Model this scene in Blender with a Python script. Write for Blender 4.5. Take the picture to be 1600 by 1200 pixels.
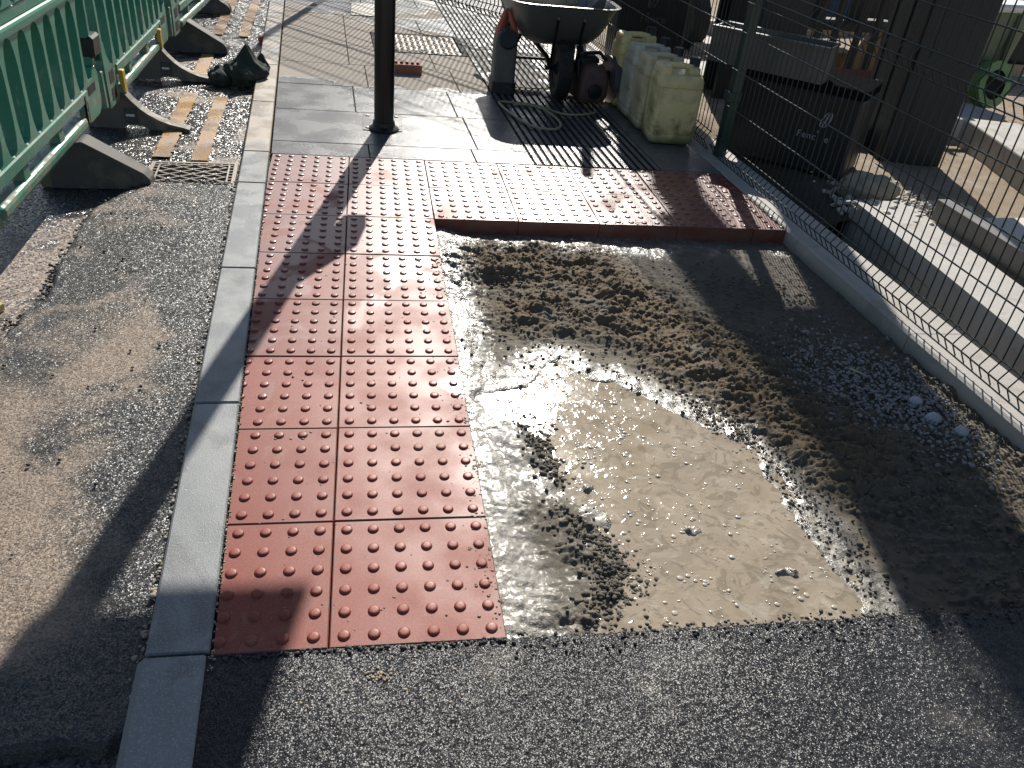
import bpy, bmesh, math, random
import numpy as np
from mathutils import Vector, Matrix
R = math.radians
random.seed(7)
scene = bpy.context.scene
for o in list(bpy.data.objects): bpy.data.objects.remove(o)
COL = scene.collection

# ------------------------------------------------------------------ camera, sky, sun, exposure
cd = bpy.data.cameras.new('camera')
cam = bpy.data.objects.new('camera', cd); COL.objects.link(cam)
cd.sensor_width = 36.0; cd.lens = 28.82; cd.clip_start = 0.02; cd.clip_end = 500
cam.location = (0.0831, -1.1961, 1.5163)
cam.rotation_euler = (0.980192, -0.095904, -0.148180)
scene.camera = cam

SUN_EL, SUN_AZ = R(34.5), R(12.1)          # azimuth measured from +Y towards +X
w = bpy.data.worlds.new('World'); scene.world = w; w.use_nodes = True
wn = w.node_tree.nodes; bg = wn['Background']
sky = wn.new('ShaderNodeTexSky'); sky.sky_type = 'NISHITA'; sky.sun_disc = False
sky.sun_elevation = SUN_EL; sky.sun_rotation = SUN_AZ
sky.air_density = 1.0; sky.dust_density = 0.8; sky.ozone_density = 1.2
w.node_tree.links.new(sky.outputs[0], bg.inputs[0]); bg.inputs[1].default_value = 0.066
sl = bpy.data.lights.new('sun', 'SUN'); sun = bpy.data.objects.new('sun', sl); COL.objects.link(sun)
sl.energy = 5.0; sl.angle = R(0.5); sl.color = (1.0, 0.955, 0.88)
sd = Vector((math.cos(SUN_EL)*math.sin(SUN_AZ), math.cos(SUN_EL)*math.cos(SUN_AZ), math.sin(SUN_EL)))
sun.rotation_euler = sd.to_track_quat('Z', 'Y').to_euler(); sun.location = (3, 8, 8)
scene.view_settings.view_transform = 'Standard'; scene.view_settings.look = 'None'
scene.view_settings.exposure = 0.45; scene.view_settings.gamma = 1.0
scene.view_settings.use_curve_mapping = False

# ------------------------------------------------------------------ noise (numpy)
def _h(ix, iy, s):
    n = (ix.astype(np.int64)*374761393 + iy.astype(np.int64)*668265263 + s*1442695041) & 0x7fffffff
    n = ((n ^ (n >> 13))*1274126177) & 0x7fffffff
    return ((n ^ (n >> 16)) & 0xffff)/65535.0
def vnoise(x, y, s=0):
    ix = np.floor(x); iy = np.floor(y); fx = x-ix; fy = y-iy
    fx = fx*fx*(3-2*fx); fy = fy*fy*(3-2*fy)
    a = _h(ix, iy, s); b = _h(ix+1, iy, s); c = _h(ix, iy+1, s); d = _h(ix+1, iy+1, s)
    return (a*(1-fx)+b*fx)*(1-fy)+(c*(1-fx)+d*fx)*fy
def fbm(x, y, f=1.0, o=4, s=0, g=0.5):
    r = np.zeros_like(x); a = 1.0; t = 0
    for i in range(o):
        r += a*vnoise(x*f+i*17.3, y*f-i*9.1, s+i*7); t += a; a *= g; f *= 2.03
    return r/t
def billow(x, y, f, o=3, s=0):
    r = np.zeros_like(x); a = 1.0; t = 0
    for i in range(o):
        r += a*np.abs(2*vnoise(x*f+i*5.7, y*f+i*3.3, s+i*11)-1); t += a; a *= .55; f *= 2.1
    return r/t
def sstep(a, b, x):
    t = np.clip((x-a)/(b-a), 0, 1); return t*t*(3-2*t)
def seg_d(x, y, pts):
    d = np.full_like(x, 9.0)
    for (ax, ay), (bx, by) in zip(pts[:-1], pts[1:]):
        vx, vy = bx-ax, by-ay; t = np.clip(((x-ax)*vx+(y-ay)*vy)/(vx*vx+vy*vy), 0, 1)
        d = np.minimum(d, np.hypot(x-ax-t*vx, y-ay-t*vy))
    return d
def poly_sd(x, y, P):                      # signed distance, negative inside
    d = seg_d(x, y, list(P)+[P[0]]); ins = np.zeros(x.shape, bool)
    n = len(P)
    for i in range(n):
        (ax, ay), (bx, by) = P[i], P[(i+1) % n]
        c = ((ay > y) != (by > y)) & (x < (bx-ax)*(y-ay)/(by-ay+1e-12)+ax); ins ^= c
    return np.where(ins, -d, d)

# ------------------------------------------------------------------ object helpers
def link(name, me, mat=None, parent=None, loc=None):
    o = bpy.data.objects.new(name, me); COL.objects.link(o)
    if mat is not None and me is not None and len(me.materials) == 0: me.materials.append(mat)
    if parent is not None: o.parent = parent
    if loc is not None: o.location = loc
    return o
def tag(o, label=None, cat=None, group=None, kind=None):
    if label: o['label'] = label
    if cat: o['category'] = cat
    if group: o['group'] = group
    if kind: o['kind'] = kind
    return o
def thing(name, label, cat, loc=(0, 0, 0), rz=0.0, group=None):
    o = bpy.data.objects.new(name, None); COL.objects.link(o); o.empty_display_size = .05
    o.location = loc; o.rotation_euler = (0, 0, rz); return tag(o, label, cat, group)
def copy_tree(o, parent=None):
    c = o.copy(); COL.objects.link(c)
    if parent is not None: c.parent = parent
    for ch in list(o.children): copy_tree(ch, c)
    return c

class MB:
    def __init__(s): s.bm = bmesh.new()
    def box(s, x0, x1, y0, y1, z0, z1, bev=0.0, M=None, seg=1):
        r = bmesh.ops.create_cube(s.bm, size=1.0); vs = r['verts']
        for v in vs:
            v.co = Vector(((x0+x1)/2+v.co.x*(x1-x0), (y0+y1)/2+v.co.y*(y1-y0), (z0+z1)/2+v.co.z*(z1-z0)))
        if bev > 0:
            es = list({e for v in vs for e in v.link_edges})
            rr = bmesh.ops.bevel(s.bm, geom=es, offset=bev, segments=seg, profile=.5, affect='EDGES')
            vs = list({v for f in rr['faces'] for v in f.verts} | {v for v in vs if v.is_valid})
        if M is not None:
            for v in vs: v.co = M @ v.co
        return s
    def prism(s, pts, axis, a, b, M=None):  # 2D polygon extruded along axis ('x','y','z')
        def P(u, v, t):
            return Vector({'x': (t, u, v), 'y': (u, t, v), 'z': (u, v, t)}[axis])
        A = [s.bm.verts.new(P(u, v, a)) for u, v in pts]; B = [s.bm.verts.new(P(u, v, b)) for u, v in pts]
        n = len(pts)
        fs = [s.bm.faces.new(A), s.bm.faces.new(B[::-1])]
        for i in range(n): fs.append(s.bm.faces.new((A[i], B[i], B[(i+1) % n], A[(i+1) % n])))
        bmesh.ops.recalc_face_normals(s.bm, faces=fs)
        if M is not None:
            for v in A+B: v.co = M @ v.co
        return s
    def tube(s, path, r, n=8, cap=True, closed=False):
        P = [Vector(p) for p in path]; m = len(P); rings = []
        up = None
        for i, p in enumerate(P):
            if closed: t = P[(i+1) % m]-P[i-1]
            else: t = P[min(i+1, m-1)]-P[max(i-1, 0)]
            t.normalize()
            if up is None: up = Vector((0, 0, 1)) if abs(t.z) < .9 else Vector((1, 0, 0))
            u = t.cross(up)
            if u.length < 1e-6: u = t.orthogonal()
            u.normalize(); v = u.cross(t); up = v
            rr = r[i] if isinstance(r, (list, tuple)) else r
            rings.append([s.bm.verts.new(p+u*math.cos(k*2*math.pi/n)*rr+v*math.sin(k*2*math.pi/n)*rr) for k in range(n)])
        fs = []
        for i in range(m if closed else m-1):
            a, b = rings[i], rings[(i+1) % m]
            for k in range(n): fs.append(s.bm.faces.new((a[k], a[(k+1) % n], b[(k+1) % n], b[k])))
        if cap and not closed: fs += [s.bm.faces.new(rings[0][::-1]), s.bm.faces.new(rings[-1])]
        for f in fs: f.smooth = True
        bmesh.ops.recalc_face_normals(s.bm, faces=fs)
        return s
    def lathe(s, prof, n=20, M=None, cap=True):     # profile (r,z) about Z
        rings = []
        for r, z in prof:
            rings.append([s.bm.verts.new((r*math.cos(k*2*math.pi/n), r*math.sin(k*2*math.pi/n), z)) for k in range(n)])
        fs = []
        for a, b in zip(rings[:-1], rings[1:]):
            for k in range(n): fs.append(s.bm.faces.new((a[k], a[(k+1) % n], b[(k+1) % n], b[k])))
        if cap: fs += [s.bm.faces.new(rings[0][::-1]), s.bm.faces.new(rings[-1])]
        for f in fs: f.smooth = True
        bmesh.ops.recalc_face_normals(s.bm, faces=fs)
        if M is not None:
            for ring in rings:
                for v in ring: v.co = M @ v.co
        return s
    def loft(s, rings, cap=True, smooth=True):      # list of lists of points
        V = [[s.bm.verts.new(p) for p in r] for r in rings]; n = len(V[0]); fs = []
        for a, b in zip(V[:-1], V[1:]):
            for k in range(n): fs.append(s.bm.faces.new((a[k], a[(k+1) % n], b[(k+1) % n], b[k])))
        if cap: fs += [s.bm.faces.new(V[0][::-1]), s.bm.faces.new(V[-1])]
        for f in fs: f.smooth = smooth
        bmesh.ops.recalc_face_normals(s.bm, faces=fs); return s
    def mesh(s, name='m', sharp=35):
        me = bpy.data.meshes.new(name); s.bm.to_mesh(me); s.bm.free()
        if any(p.use_smooth for p in me.polygons):
            try: me.set_sharp_from_angle(angle=R(sharp))
            except Exception: pass
        return me
    def obj(s, name, mat, parent=None, loc=None): return link(name, s.mesh(name), mat, parent, loc)

def rrect(hx, hy, r, n=4, z=0.0, cx=0.0, cy=0.0):
    pts = []
    for qx, qy, a0 in ((1, 1, 0), (-1, 1, 90), (-1, -1, 180), (1, -1, 270)):
        for k in range(n+1):
            a = R(a0+90*k/n); pts.append((cx+qx*(hx-r)+r*math.cos(a), cy+qy*(hy-r)+r*math.sin(a), z))
    return pts

def grid_mesh(name, x0, x1, y0, y1, step, fn, mat, keep=None):
    """height field; fn(X,Y)->(Z, {attr: arr}); keep(X,Y)->bool for cells"""
    nx = int(round((x1-x0)/step))+1; ny = int(round((y1-y0)/step))+1
    X, Y = np.meshgrid(np.linspace(x0, x1, nx), np.linspace(y0, y1, ny))
    Z, at = fn(X, Y)
    co = np.stack([X, Y, Z], -1).reshape(-1, 3)
    i = np.arange(nx*ny).reshape(ny, nx)
    F = np.stack([i[:-1, :-1], i[:-1, 1:], i[1:, 1:], i[1:, :-1]], -1).reshape(-1, 4)
    if keep is not None:
        K = keep(X, Y); k4 = (K[:-1, :-1] & K[:-1, 1:] & K[1:, 1:] & K[1:, :-1]).reshape(-1); F = F[k4]
        used = np.zeros(len(co), bool); used[F.reshape(-1)] = True
        re = np.cumsum(used)-1; co = co[used]; F = re[F]; at = {k: v.reshape(-1)[used] for k, v in at.items()}
    return np_mesh(name, co, F, mat, at)
def np_mesh(name, co, F, mat, at=None, smooth=True):
    me = bpy.data.meshes.new(name)
    me.vertices.add(len(co)); me.vertices.foreach_set('co', np.ascontiguousarray(co, dtype=np.float32).reshape(-1))
    k = F.shape[1]
    me.loops.add(F.size); me.loops.foreach_set('vertex_index', np.ascontiguousarray(F, dtype=np.int32).reshape(-1))
    me.polygons.add(len(F)); me.polygons.foreach_set('loop_start', np.arange(0, F.size, k, dtype=np.int32))
    if smooth: me.polygons.foreach_set('use_smooth', np.ones(len(F), bool))
    me.update(calc_edges=True)
    for n, v in (at or {}).items():
        a = me.attributes.new(n, 'FLOAT', 'POINT'); a.data.foreach_set('value', np.ascontiguousarray(v, dtype=np.float32).reshape(-1))
    return link(name, me, mat)

_ico = {}
def ico(sub):
    if sub not in _ico:
        b = bmesh.new(); bmesh.ops.create_icosphere(b, subdivisions=sub, radius=1.0)
        b.verts.ensure_lookup_table()
        _ico[sub] = (np.array([v.co[:] for v in b.verts]), np.array([[v.index for v in f.verts] for f in b.faces])); b.free()
    return _ico[sub]
def lumps(name, pts, rad, mat, seed, sub=1, squash=(.6, .95), rough=.3, at=None, smooth=False):
    V, Fc = ico(sub); rg = np.random.default_rng(seed); C = []; FF = []; n = 0
    for (x, y, z), r in zip(pts, rad):
        s = np.array([rg.uniform(.75, 1.25), rg.uniform(.75, 1.25), rg.uniform(*squash)])*r
        v = V*(1+rg.uniform(-rough, rough, (len(V), 1)))*s
        a = rg.uniform(0, 6.28); c, q = math.cos(a), math.sin(a)
        v = np.stack([v[:, 0]*c-v[:, 1]*q, v[:, 0]*q+v[:, 1]*c, v[:, 2]], 1)+np.array([x, y, z])
        C.append(v); FF.append(Fc+n); n += len(V)
    return np_mesh(name, np.concatenate(C), np.concatenate(FF), mat, smooth=smooth)

# ------------------------------------------------------------------ materials
class N:
    def __init__(s, name, rough=.6, base=(.5, .5, .5), metal=0.0, spec=.5):
        s.m = bpy.data.materials.new(name); s.m.use_nodes = True; s.t = s.m.node_tree; s.b = s.t.nodes['Principled BSDF']
        s.b.inputs['Base Color'].default_value = (*base, 1); s.b.inputs['Roughness'].default_value = rough
        s.b.inputs['Metallic'].default_value = metal; s.b.inputs['Specular IOR Level'].default_value = spec
        s._pos = None; s._obj = None
    def new(s, t, **k):
        n = s.t.nodes.new(t)
        for a, v in k.items(): setattr(n, a, v)
        return n
    def L(s, a, b): s.t.links.new(a, b)
    def inp(s, sock, v):
        if hasattr(v, 'node') or isinstance(v, bpy.types.NodeSocket): s.L(v, sock)
        elif isinstance(v, (tuple, list)) and len(v) == 3 and sock.type == 'RGBA': sock.default_value = (*v, 1)
        else: sock.default_value = v
    @property
    def pos(s):
        if s._pos is None: s._pos = s.new('ShaderNodeNewGeometry').outputs['Position']
        return s._pos
    @property
    def oc(s):
        if s._obj is None: s._obj = s.new('ShaderNodeTexCoord').outputs['Object']
        return s._obj
    def noise(s, scale, detail=3, rough=.5, co=None, dist=0.0, stretch=None):
        n = s.new('ShaderNodeTexNoise'); c = co or s.pos
        if stretch:
            mp = s.new('ShaderNodeMapping'); mp.inputs['Scale'].default_value = stretch; s.L(c, mp.inputs[0]); c = mp.outputs[0]
        s.L(c, n.inputs['Vector']); n.inputs['Scale'].default_value = scale; n.inputs['Detail'].default_value = detail
        n.inputs['Roughness'].default_value = rough; n.inputs['Distortion'].default_value = dist
        return n.outputs['Fac']
    def vor(s, scale, co=None, feature='F1', out='Distance'):
        n = s.new('ShaderNodeTexVoronoi', feature=feature); s.L(co or s.pos, n.inputs['Vector']); n.inputs['Scale'].default_value = scale
        return n.outputs[out]
    def ramp(s, f, a, b, va=0.0, vb=1.0):
        n = s.new('ShaderNodeMapRange', interpolation_type='SMOOTHSTEP'); s.inp(n.inputs[0], f)
        n.inputs[1].default_value = a; n.inputs[2].default_value = b; s.inp(n.inputs[3], va); s.inp(n.inputs[4], vb); return n.outputs[0]
    def mix(s, f, a, b, mode='MIX'):
        n = s.new('ShaderNodeMix', data_type='RGBA', blend_type=mode); s.inp(n.inputs[0], f); s.inp(n.inputs[6], a); s.inp(n.inputs[7], b); return n.outputs[2]
    def math(s, op, a, b=0.0, c=0.0):
        n = s.new('ShaderNodeMath', operation=op); s.inp(n.inputs[0], a); s.inp(n.inputs[1], b); s.inp(n.inputs[2], c); return n.outputs[0]
    def attr(s, name): return s.new('ShaderNodeAttribute', attribute_name=name).outputs['Fac']
    def objrand(s): return s.new('ShaderNodeObjectInfo').outputs['Random']
    def sep(s, v):
        n = s.new('ShaderNodeSeparateXYZ'); s.L(v, n.inputs[0]); return n.outputs
    def coat(s, wt, rough):
        s.inp(s.b.inputs['Coat Weight'], wt); s.inp(s.b.inputs['Coat Roughness'], rough); s.b.inputs['Coat IOR'].default_value = 1.4; return s
    def bump(s, h, strength=.5, dist=.01):
        n = s.new('ShaderNodeBump'); s.inp(n.inputs['Height'], h); n.inputs['Strength'].default_value = strength; n.inputs['Distance'].default_value = dist
        s.L(n.outputs[0], s.b.inputs['Normal']); return s
    def col(s, v): s.inp(s.b.inputs['Base Color'], v); return s
    def rough(s, v): s.inp(s.b.inputs['Roughness'], v); return s

def simple(name, base, rough=.5, metal=0.0, var=.25, scale=9.0, bump=0.0, dirt=None, dirt_amt=.5, spec=.5):
    n = N(name, rough, base, metal, spec)
    f = n.noise(scale, 4, .6, n.oc)
    c = n.mix(f, tuple(max(0, x*(1-var)) for x in base), tuple(min(1, x*(1+var)) for x in base))
    if dirt:
        d = n.ramp(n.noise(scale*.6, 5, .65, n.oc, .6), .5, .72, 0.0, dirt_amt); c = n.mix(d, c, dirt)
        n.rough(n.ramp(d, 0, 1, rough, min(1, rough+.3)))
    n.col(c)
    if bump: n.bump(n.noise(scale*8, 4, .6, n.oc), bump, .004)
    return n.m

def m_asphalt(name, base, silt=None, silt_lo=.5, silt_hi=.7, scale=230, rough=.5, bstr=.8, silt_amt=.85, stone=2.2, tilt=.6, bias=False, spec=.5):
    
    n = N(name, rough, spec=spec)
    v = n.vor(scale, out='Color'); vs = n.sep(v)
    c = n.mix(vs[0], tuple(x*.55 for x in base), tuple(x*stone for x in base))
    px = n.sep(n.pos)                       # every chip is a small facet with its own tilt
    h = n.math('ADD', n.math('MULTIPLY', n.math('SUBTRACT', vs[1], .5), px[0]), n.math('MULTIPLY', n.math('SUBTRACT', vs[2], .5), px[1]))
    h = n.math('ADD', n.math('MULTIPLY', h, tilt), n.math('MULTIPLY', n.noise(scale*1.1, 2), tilt*.35/scale))
    gap = n.ramp(n.vor(scale), .45, .85); c = n.mix(n.math('MULTIPLY', gap, .6), c, (.004, .004, .004))
    c = n.mix(n.ramp(n.noise(6, 4, .6), .35, .7), c, n.mix(.5, c, tuple(x*.6 for x in base)))
    rr = rough
    if silt:
        fb = n.noise(2.6, 5, .62, dist=.5)
        if bias == 'road':
            pp = n.sep(n.pos)
            fb = n.math('ADD', fb, n.math('MULTIPLY', n.ramp(pp[1], 2.45, 2.15), n.ramp(pp[0], -1.0, -1.06, 0, .17)))
        elif bias:
            pp = n.sep(n.pos)
            fb = n.math('ADD', fb, n.math('ADD', n.ramp(pp[0], -.78, -.36, .09, -.16), n.ramp(pp[1], .9, 2.2, .04, -.10)))
        f = n.ramp(fb, silt_lo, silt_hi)
        f2 = n.math('MULTIPLY', f, n.ramp(n.noise(scale*.5, 2), .25, .65, .35, 1.0))
        f2 = n.math('MULTIPLY', f2, silt_amt)
        c = n.mix(f2, c, n.mix(n.noise(14, 3), silt, tuple(x*.7 for x in silt)))
        rr = n.ramp(f2, 0, 1, rough, .75)
    n.col(c).rough(rr).bump(h, bstr, 1.0); return n

M = {}
# tactile red concrete, damp in patches
n = N('red_tactile', .35)
f = n.noise(5, 5, .6); g = n.noise(160, 3, .6)
rnd = n.objrand()
c = n.mix(f, (.19, .036, .022), (.265, .058, .034)); c = n.mix(n.ramp(g, .42, .75), c, (.30, .083, .054))
c = n.mix(n.math('MULTIPLY', rnd, .7), c, (.165, .036, .026))
Y = n.sep(n.pos); O = n.sep(n.oc)
wet = n.ramp(n.math('ADD', n.noise(3.1, 4, .55, dist=.8), n.ramp(Y[1], .6, 2.9, -.16, .12)), .46, .58)
c = n.mix(n.math('MULTIPLY', wet, .38), c, (.12, .026, .018))
silt = n.ramp(n.noise(4.5, 6, .72, dist=.6), .54, .74, 0, .5); c = n.mix(silt, c, (.34, .21, .145))
edge = n.ramp(n.math('MAXIMUM', n.math('ABSOLUTE', O[0]), n.math('ABSOLUTE', O[1])), .180, .199)
c = n.mix(n.math('MULTIPLY', edge, n.ramp(n.noise(14, 4, .7), .40, .62, .1, .75)), c, (.17, .085, .06))
c = n.mix(n.ramp(n.noise(38, 5, .75), .68, .74, 0, .7), c, (.37, .30, .24))
spk = n.ramp(n.noise(520, 2), .60, .70, 0, .55); c = n.mix(spk, c, (.40, .20, .15))
n.inp(n.b.inputs['Specular IOR Level'], n.ramp(wet, 0, 1, .32, .5))
n.col(c).rough(n.ramp(wet, 0, 1, n.ramp(n.noise(6, 4), .3, .7, .42, .56), .36)); n.bump(n.math('ADD', n.noise(420, 2), n.math('MULTIPLY', n.noise(60, 3), .15)), .3, .0009); n.coat(n.math('MULTIPLY', n.math('MULTIPLY', wet, .6), n.ramp(Y[1], .3, 2.4, .35, 1.0)), .33); M['tile'] = n.m
# kerb granite
n = N('kerb_concrete', .5)
c = n.mix(n.noise(4, 4, .6), (.155, .165, .167), (.25, .26, .257)); c = n.mix(n.ramp(n.noise(3.3, 6, .7, dist=1.0), .48, .62, 0, .7), c, (.115, .116, .112)); c = n.mix(n.ramp(n.noise(9, 6, .75), .56, .68, 0, .45), c, (.34, .315, .275)); c = n.mix(n.ramp(n.noise(55, 5, .7), .64, .72, 0, .6), c, (.12, .115, .105)); c = n.mix(n.ramp(n.noise(260, 3, .7), .5, .72), c, (.38, .38, .36))
ky = n.sep(n.pos)
tan = n.math('MULTIPLY', n.ramp(ky[1], 3.0, 3.4), n.ramp(n.noise(2.7, 4, .6, dist=.6), .36, .52)); c = n.mix(tan, c, (.34, .28, .215))
c = n.mix(n.ramp(n.noise(11, 5, .65), .62, .8, 0, .4), c, (.3, .28, .24))
n.col(c).rough(n.ramp(n.noise(6, 4), .4, .65, .34, .58)); n.bump(n.math('ADD', n.noise(330, 3, .6), n.math('MULTIPLY', n.ramp(n.noise(42, 5, .7), .62, .7), -1.2)), .35, .002); M['kerb'] = n.m
# paving slabs: pale concrete, silty where dry, wet near the red tiles
def m_slab(name, ribs=False):
    n = N(name, .5)
    p = n.sep(n.pos)
    edge = n.math('ADD', p[1], n.math('MULTIPLY', n.math('SUBTRACT', n.noise(2.3, 4, .55, dist=.4), .5), 1.1))
    edge = n.math('ADD', edge, n.math('MULTIPLY', n.ramp(p[0], -.6, .9), .18))
    wet = n.ramp(edge, 4.72, 4.80, 1.0, 0.0)
    far = n.math('MULTIPLY', n.ramp(n.math('ADD', edge, n.math('MULTIPLY', p[0], .55)), 6.95, 7.05), n.ramp(n.noise(1.7, 3), .40, .47))
    wet = n.math('MAXIMUM', wet, far)
    if ribs: wet = n.math('MAXIMUM', wet, n.ramp(n.noise(2.9, 4, .55), .50, .58))
    dry = n.mix(n.noise(6, 5, .62), (.335, .285, .23), (.26, .222, .182)); dry = n.mix(n.ramp(n.noise(24, 4), .55, .75, 0, .4), dry, (.38, .355, .32))
    dry = n.mix(n.math('MULTIPLY', n.objrand(), .25), dry, (.36, .33, .29))
    wc = n.mix(n.noise(7, 4), (.10, .097, .094), (.15, .144, .137))
    wc = n.mix(n.ramp(n.noise(2.6, 5, .6, dist=.8), .55, .72, 0, .25), wc, (.28, .25, .21))
    if ribs: dry = n.mix(.55, dry, (.2, .2, .2)); wc = n.mix(.5, wc, (.10, .105, .11))
    n.col(n.mix(wet, dry, wc)); n.inp(n.b.inputs['Specular IOR Level'], n.ramp(wet, 0, 1, .18, .42)); n.rough(n.ramp(wet, 0, 1, .8, n.ramp(n.noise(5, 4), .35, .65, .22, .31)))
    n.bump(n.math('ADD', n.noise(190, 3, .6), n.math('MULTIPLY', n.noise(60, 3), .35)), .55, .0022); n.coat(n.math('MULTIPLY', wet, n.ramp(n.noise(4.5, 4, .6, dist=.8), .38, .62, .0, .22)), .22); return n.m
M['groove'] = simple('groove_shade_dirt', (.032, .03, .027), .8, var=.4, scale=12, spec=.15)  # dirt plus the shade between ribs, put into the groove colour
M['slab'] = m_slab('paving_slab'); M['ribbed'] = m_slab('ribbed_paving', True)
# asphalts
n = m_asphalt('new_asphalt', (.0165, .0172, .0195), None, scale=420, rough=.35, bstr=1.0, stone=2.2, tilt=.58, spec=.29)
M['path'] = n.m
tanc = n.math('MULTIPLY', n.ramp(n.sep(n.pos)[1], -.52, -.40, 1.0, 0.0), 1.0)
old = n.b.inputs['Base Color'].links[0].from_socket
rot = n.new('ShaderNodeVectorRotate'); rot.rotation_type = 'Z_AXIS'; n.L(n.pos, rot.inputs['Vector']); rot.inputs['Angle'].default_value = .9
scf = n.ramp(n.noise(3.2, 4, .6, co=rot.outputs[0], stretch=(1.0, 14.0, 1.0)), .63, .74, 0, .30); old = n.mix(scf, old, (.22, .215, .20))
old = n.mix(n.ramp(n.noise(1.9, 5, .62, dist=.6), .46, .70, 0, .4), old, n.mix(.5, old, (.06, .059, .058)))
n.col(n.mix(n.math('MULTIPLY', n.math('MULTIPLY', tanc, n.ramp(n.sep(n.pos)[0], .9, 1.15)), n.ramp(n.noise(12, 4), .35, .6, .2, .85)), n.mix(n.ramp(n.noise(4, 4, .6), .57, .72, 0, .35), old, (.2, .18, .15)), (.33, .27, .19)))
M['patch'] = m_asphalt('patch_asphalt', (.045, .044, .042), (.44, .33, .235), .485, .68, scale=270, rough=.35, bstr=1.0, silt_amt=.8, stone=2.2, tilt=.7, bias=True, spec=.4).m
M['road'] = m_asphalt('old_road', (.05, .048, .045), (.42, .325, .25), .50, .66, scale=135, rough=.26, bstr=1.0, silt_amt=.85, stone=2.2, tilt=.85, bias='road').m
n = N('yellow_line', .5)
c = n.mix(n.noise(10, 4), (.40, .205, .05), (.36, .21, .08)); c = n.mix(n.ramp(n.noise(4, 5, .7), .42, .62), c, (.33, .225, .15))
c = n.mix(n.ramp(n.noise(70, 4, .65), .56, .66, 0, .9), c, (.07, .066, .06))
n.rough(n.ramp(n.noise(5, 4), .4, .6, .3, .55)); n.col(c).bump(n.noise(160, 3), .6, .003); M['yellow_line'] = n.m
# mud: 'wet' and 'sand' attributes carry where grout is spilt and where dry mix lies
n = N('mud', .8)
wet = n.attr('wet'); sand = n.attr('sand')
c = n.mix(n.noise(30, 5, .65), (.085, .075, .055), (.16, .135, .10))
c = n.mix(sand, c, n.mix(n.noise(45, 4, .7), (.078, .053, .028), (.162, .112, .061)))
c = n.mix(wet, c, n.mix(n.ramp(n.noise(26, 5, .65, dist=.6), .35, .65), (.30, .27, .215), (.10, .09, .072)))
grit = n.ramp(n.noise(200, 3), .58, .68, 0, .75); c = n.mix(grit, c, n.mix(.5, c, (.03, .028, .022)))
n.col(c); n.rough(n.ramp(wet, .1, .7, .88, n.ramp(n.noise(18, 4), .35, .65, .17, .30)))
n.bump(n.math('ADD', n.noise(75, 4, .65), n.math('MULTIPLY', n.noise(240, 3, .65), .8)), .7, .0042); n.coat(n.math('MULTIPLY', n.math('MULTIPLY', wet, .8), n.ramp(n.sep(n.pos)[1], .1, .8, .45, 1.0)), .24); M['mud'] = n.m
M['clod'] = simple('clod', (.10, .082, .055), .8, var=.6, scale=60, bump=1.0)
# slurry
n = N('grout_slurry', .1)
w1 = n.noise(2.6, 6, .6, dist=2.0); w2 = n.noise(7, 6, .6, dist=2.4)
c = n.mix(n.ramp(w1, .35, .65), (.355, .292, .212), (.275, .225, .162)); c = n.mix(n.ramp(w2, .52, .66, 0, .6), c, (.395, .345, .27))
c = n.mix(n.ramp(n.noise(8, 6, .6, dist=3.6), .54, .575, 0, .65), c, (.20, .165, .115))
c = n.mix(n.ramp(n.noise(5, 4, .5, dist=1.5), .62, .66, 0, .35), c, (.50, .45, .36))
film = n.ramp(n.noise(4.3, 4, .5, dist=1.6), .40, .62)
n.col(c).rough(n.ramp(film, 0, 1, .05, .10)); n.bump(n.math('ADD', n.noise(22, 4, .6, dist=.8), n.math('MULTIPLY', n.ramp(n.noise(34, 3), .52, .72), .9)), .4, .0022); M['slurry'] = n.m
M['foam'] = simple('foam', (.43, .375, .295), .12, var=.1)
M['gravel'] = simple('gravel', (.27, .262, .25), .8, var=.5, scale=40, bump=.5)
M['stone'] = simple('stone', (.42, .42, .42), .8, var=.3, scale=30, bump=.5)
n = N('edging_concrete', .75)
c = n.mix(n.noise(7, 5, .6), (.35, .325, .29), (.44, .41, .365)); c = n.mix(n.ramp(n.noise(90, 4, .7), .62, .74, 0, .6), c, (.24, .22, .19))
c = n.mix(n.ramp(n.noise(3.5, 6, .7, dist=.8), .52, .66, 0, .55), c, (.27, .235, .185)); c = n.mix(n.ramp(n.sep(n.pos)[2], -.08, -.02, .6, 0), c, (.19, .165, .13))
n.col(c).bump(n.math('ADD', n.noise(210, 4, .6), n.math('MULTIPLY', n.ramp(n.noise(48, 4, .7), .62, .70), -1.0)), .4, .003); M['edging'] = n.m
M['concrete'] = simple('concrete', (.43, .41, .375), .8, var=.22, scale=6, bump=.5, dirt=(.24, .20, .16), dirt_amt=.6)
n = N('site_sand', .9)
c = n.mix(n.noise(3, 5, .65), (.40, .31, .215), (.30, .225, .15)); c = n.mix(n.ramp(n.noise(5, 5, .6), .5, .66, 0, .7), c, (.44, .38, .31))
c = n.mix(n.ramp(n.vor(70), .0, .35, .55, 0), c, (.16, .125, .09))
c = n.mix(n.attr('dark_ground'), c, n.mix(n.noise(20, 4), (.05, .042, .031), (.10, .082, .06)))
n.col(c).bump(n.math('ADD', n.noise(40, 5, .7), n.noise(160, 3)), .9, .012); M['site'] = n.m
M['dark_ground'] = simple('dark_ground', (.07, .058, .042), .95, var=.4, scale=14, bump=.8)
M['green'] = simple('barrier_green', (.055, .245, .158), .42, var=.14, scale=7, dirt=(.25, .33, .26), dirt_amt=.75, bump=.15)
n = N('barrier_green', .42)
c = n.mix(n.noise(7, 4, .6, n.oc), (.036, .195, .130), (.050, .245, .165)); pz = n.sep(n.pos)[2]
c = n.mix(n.ramp(n.noise(4, 6, .7, dist=.7), .50, .68, 0, .55), c, (.20, .30, .235))
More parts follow.
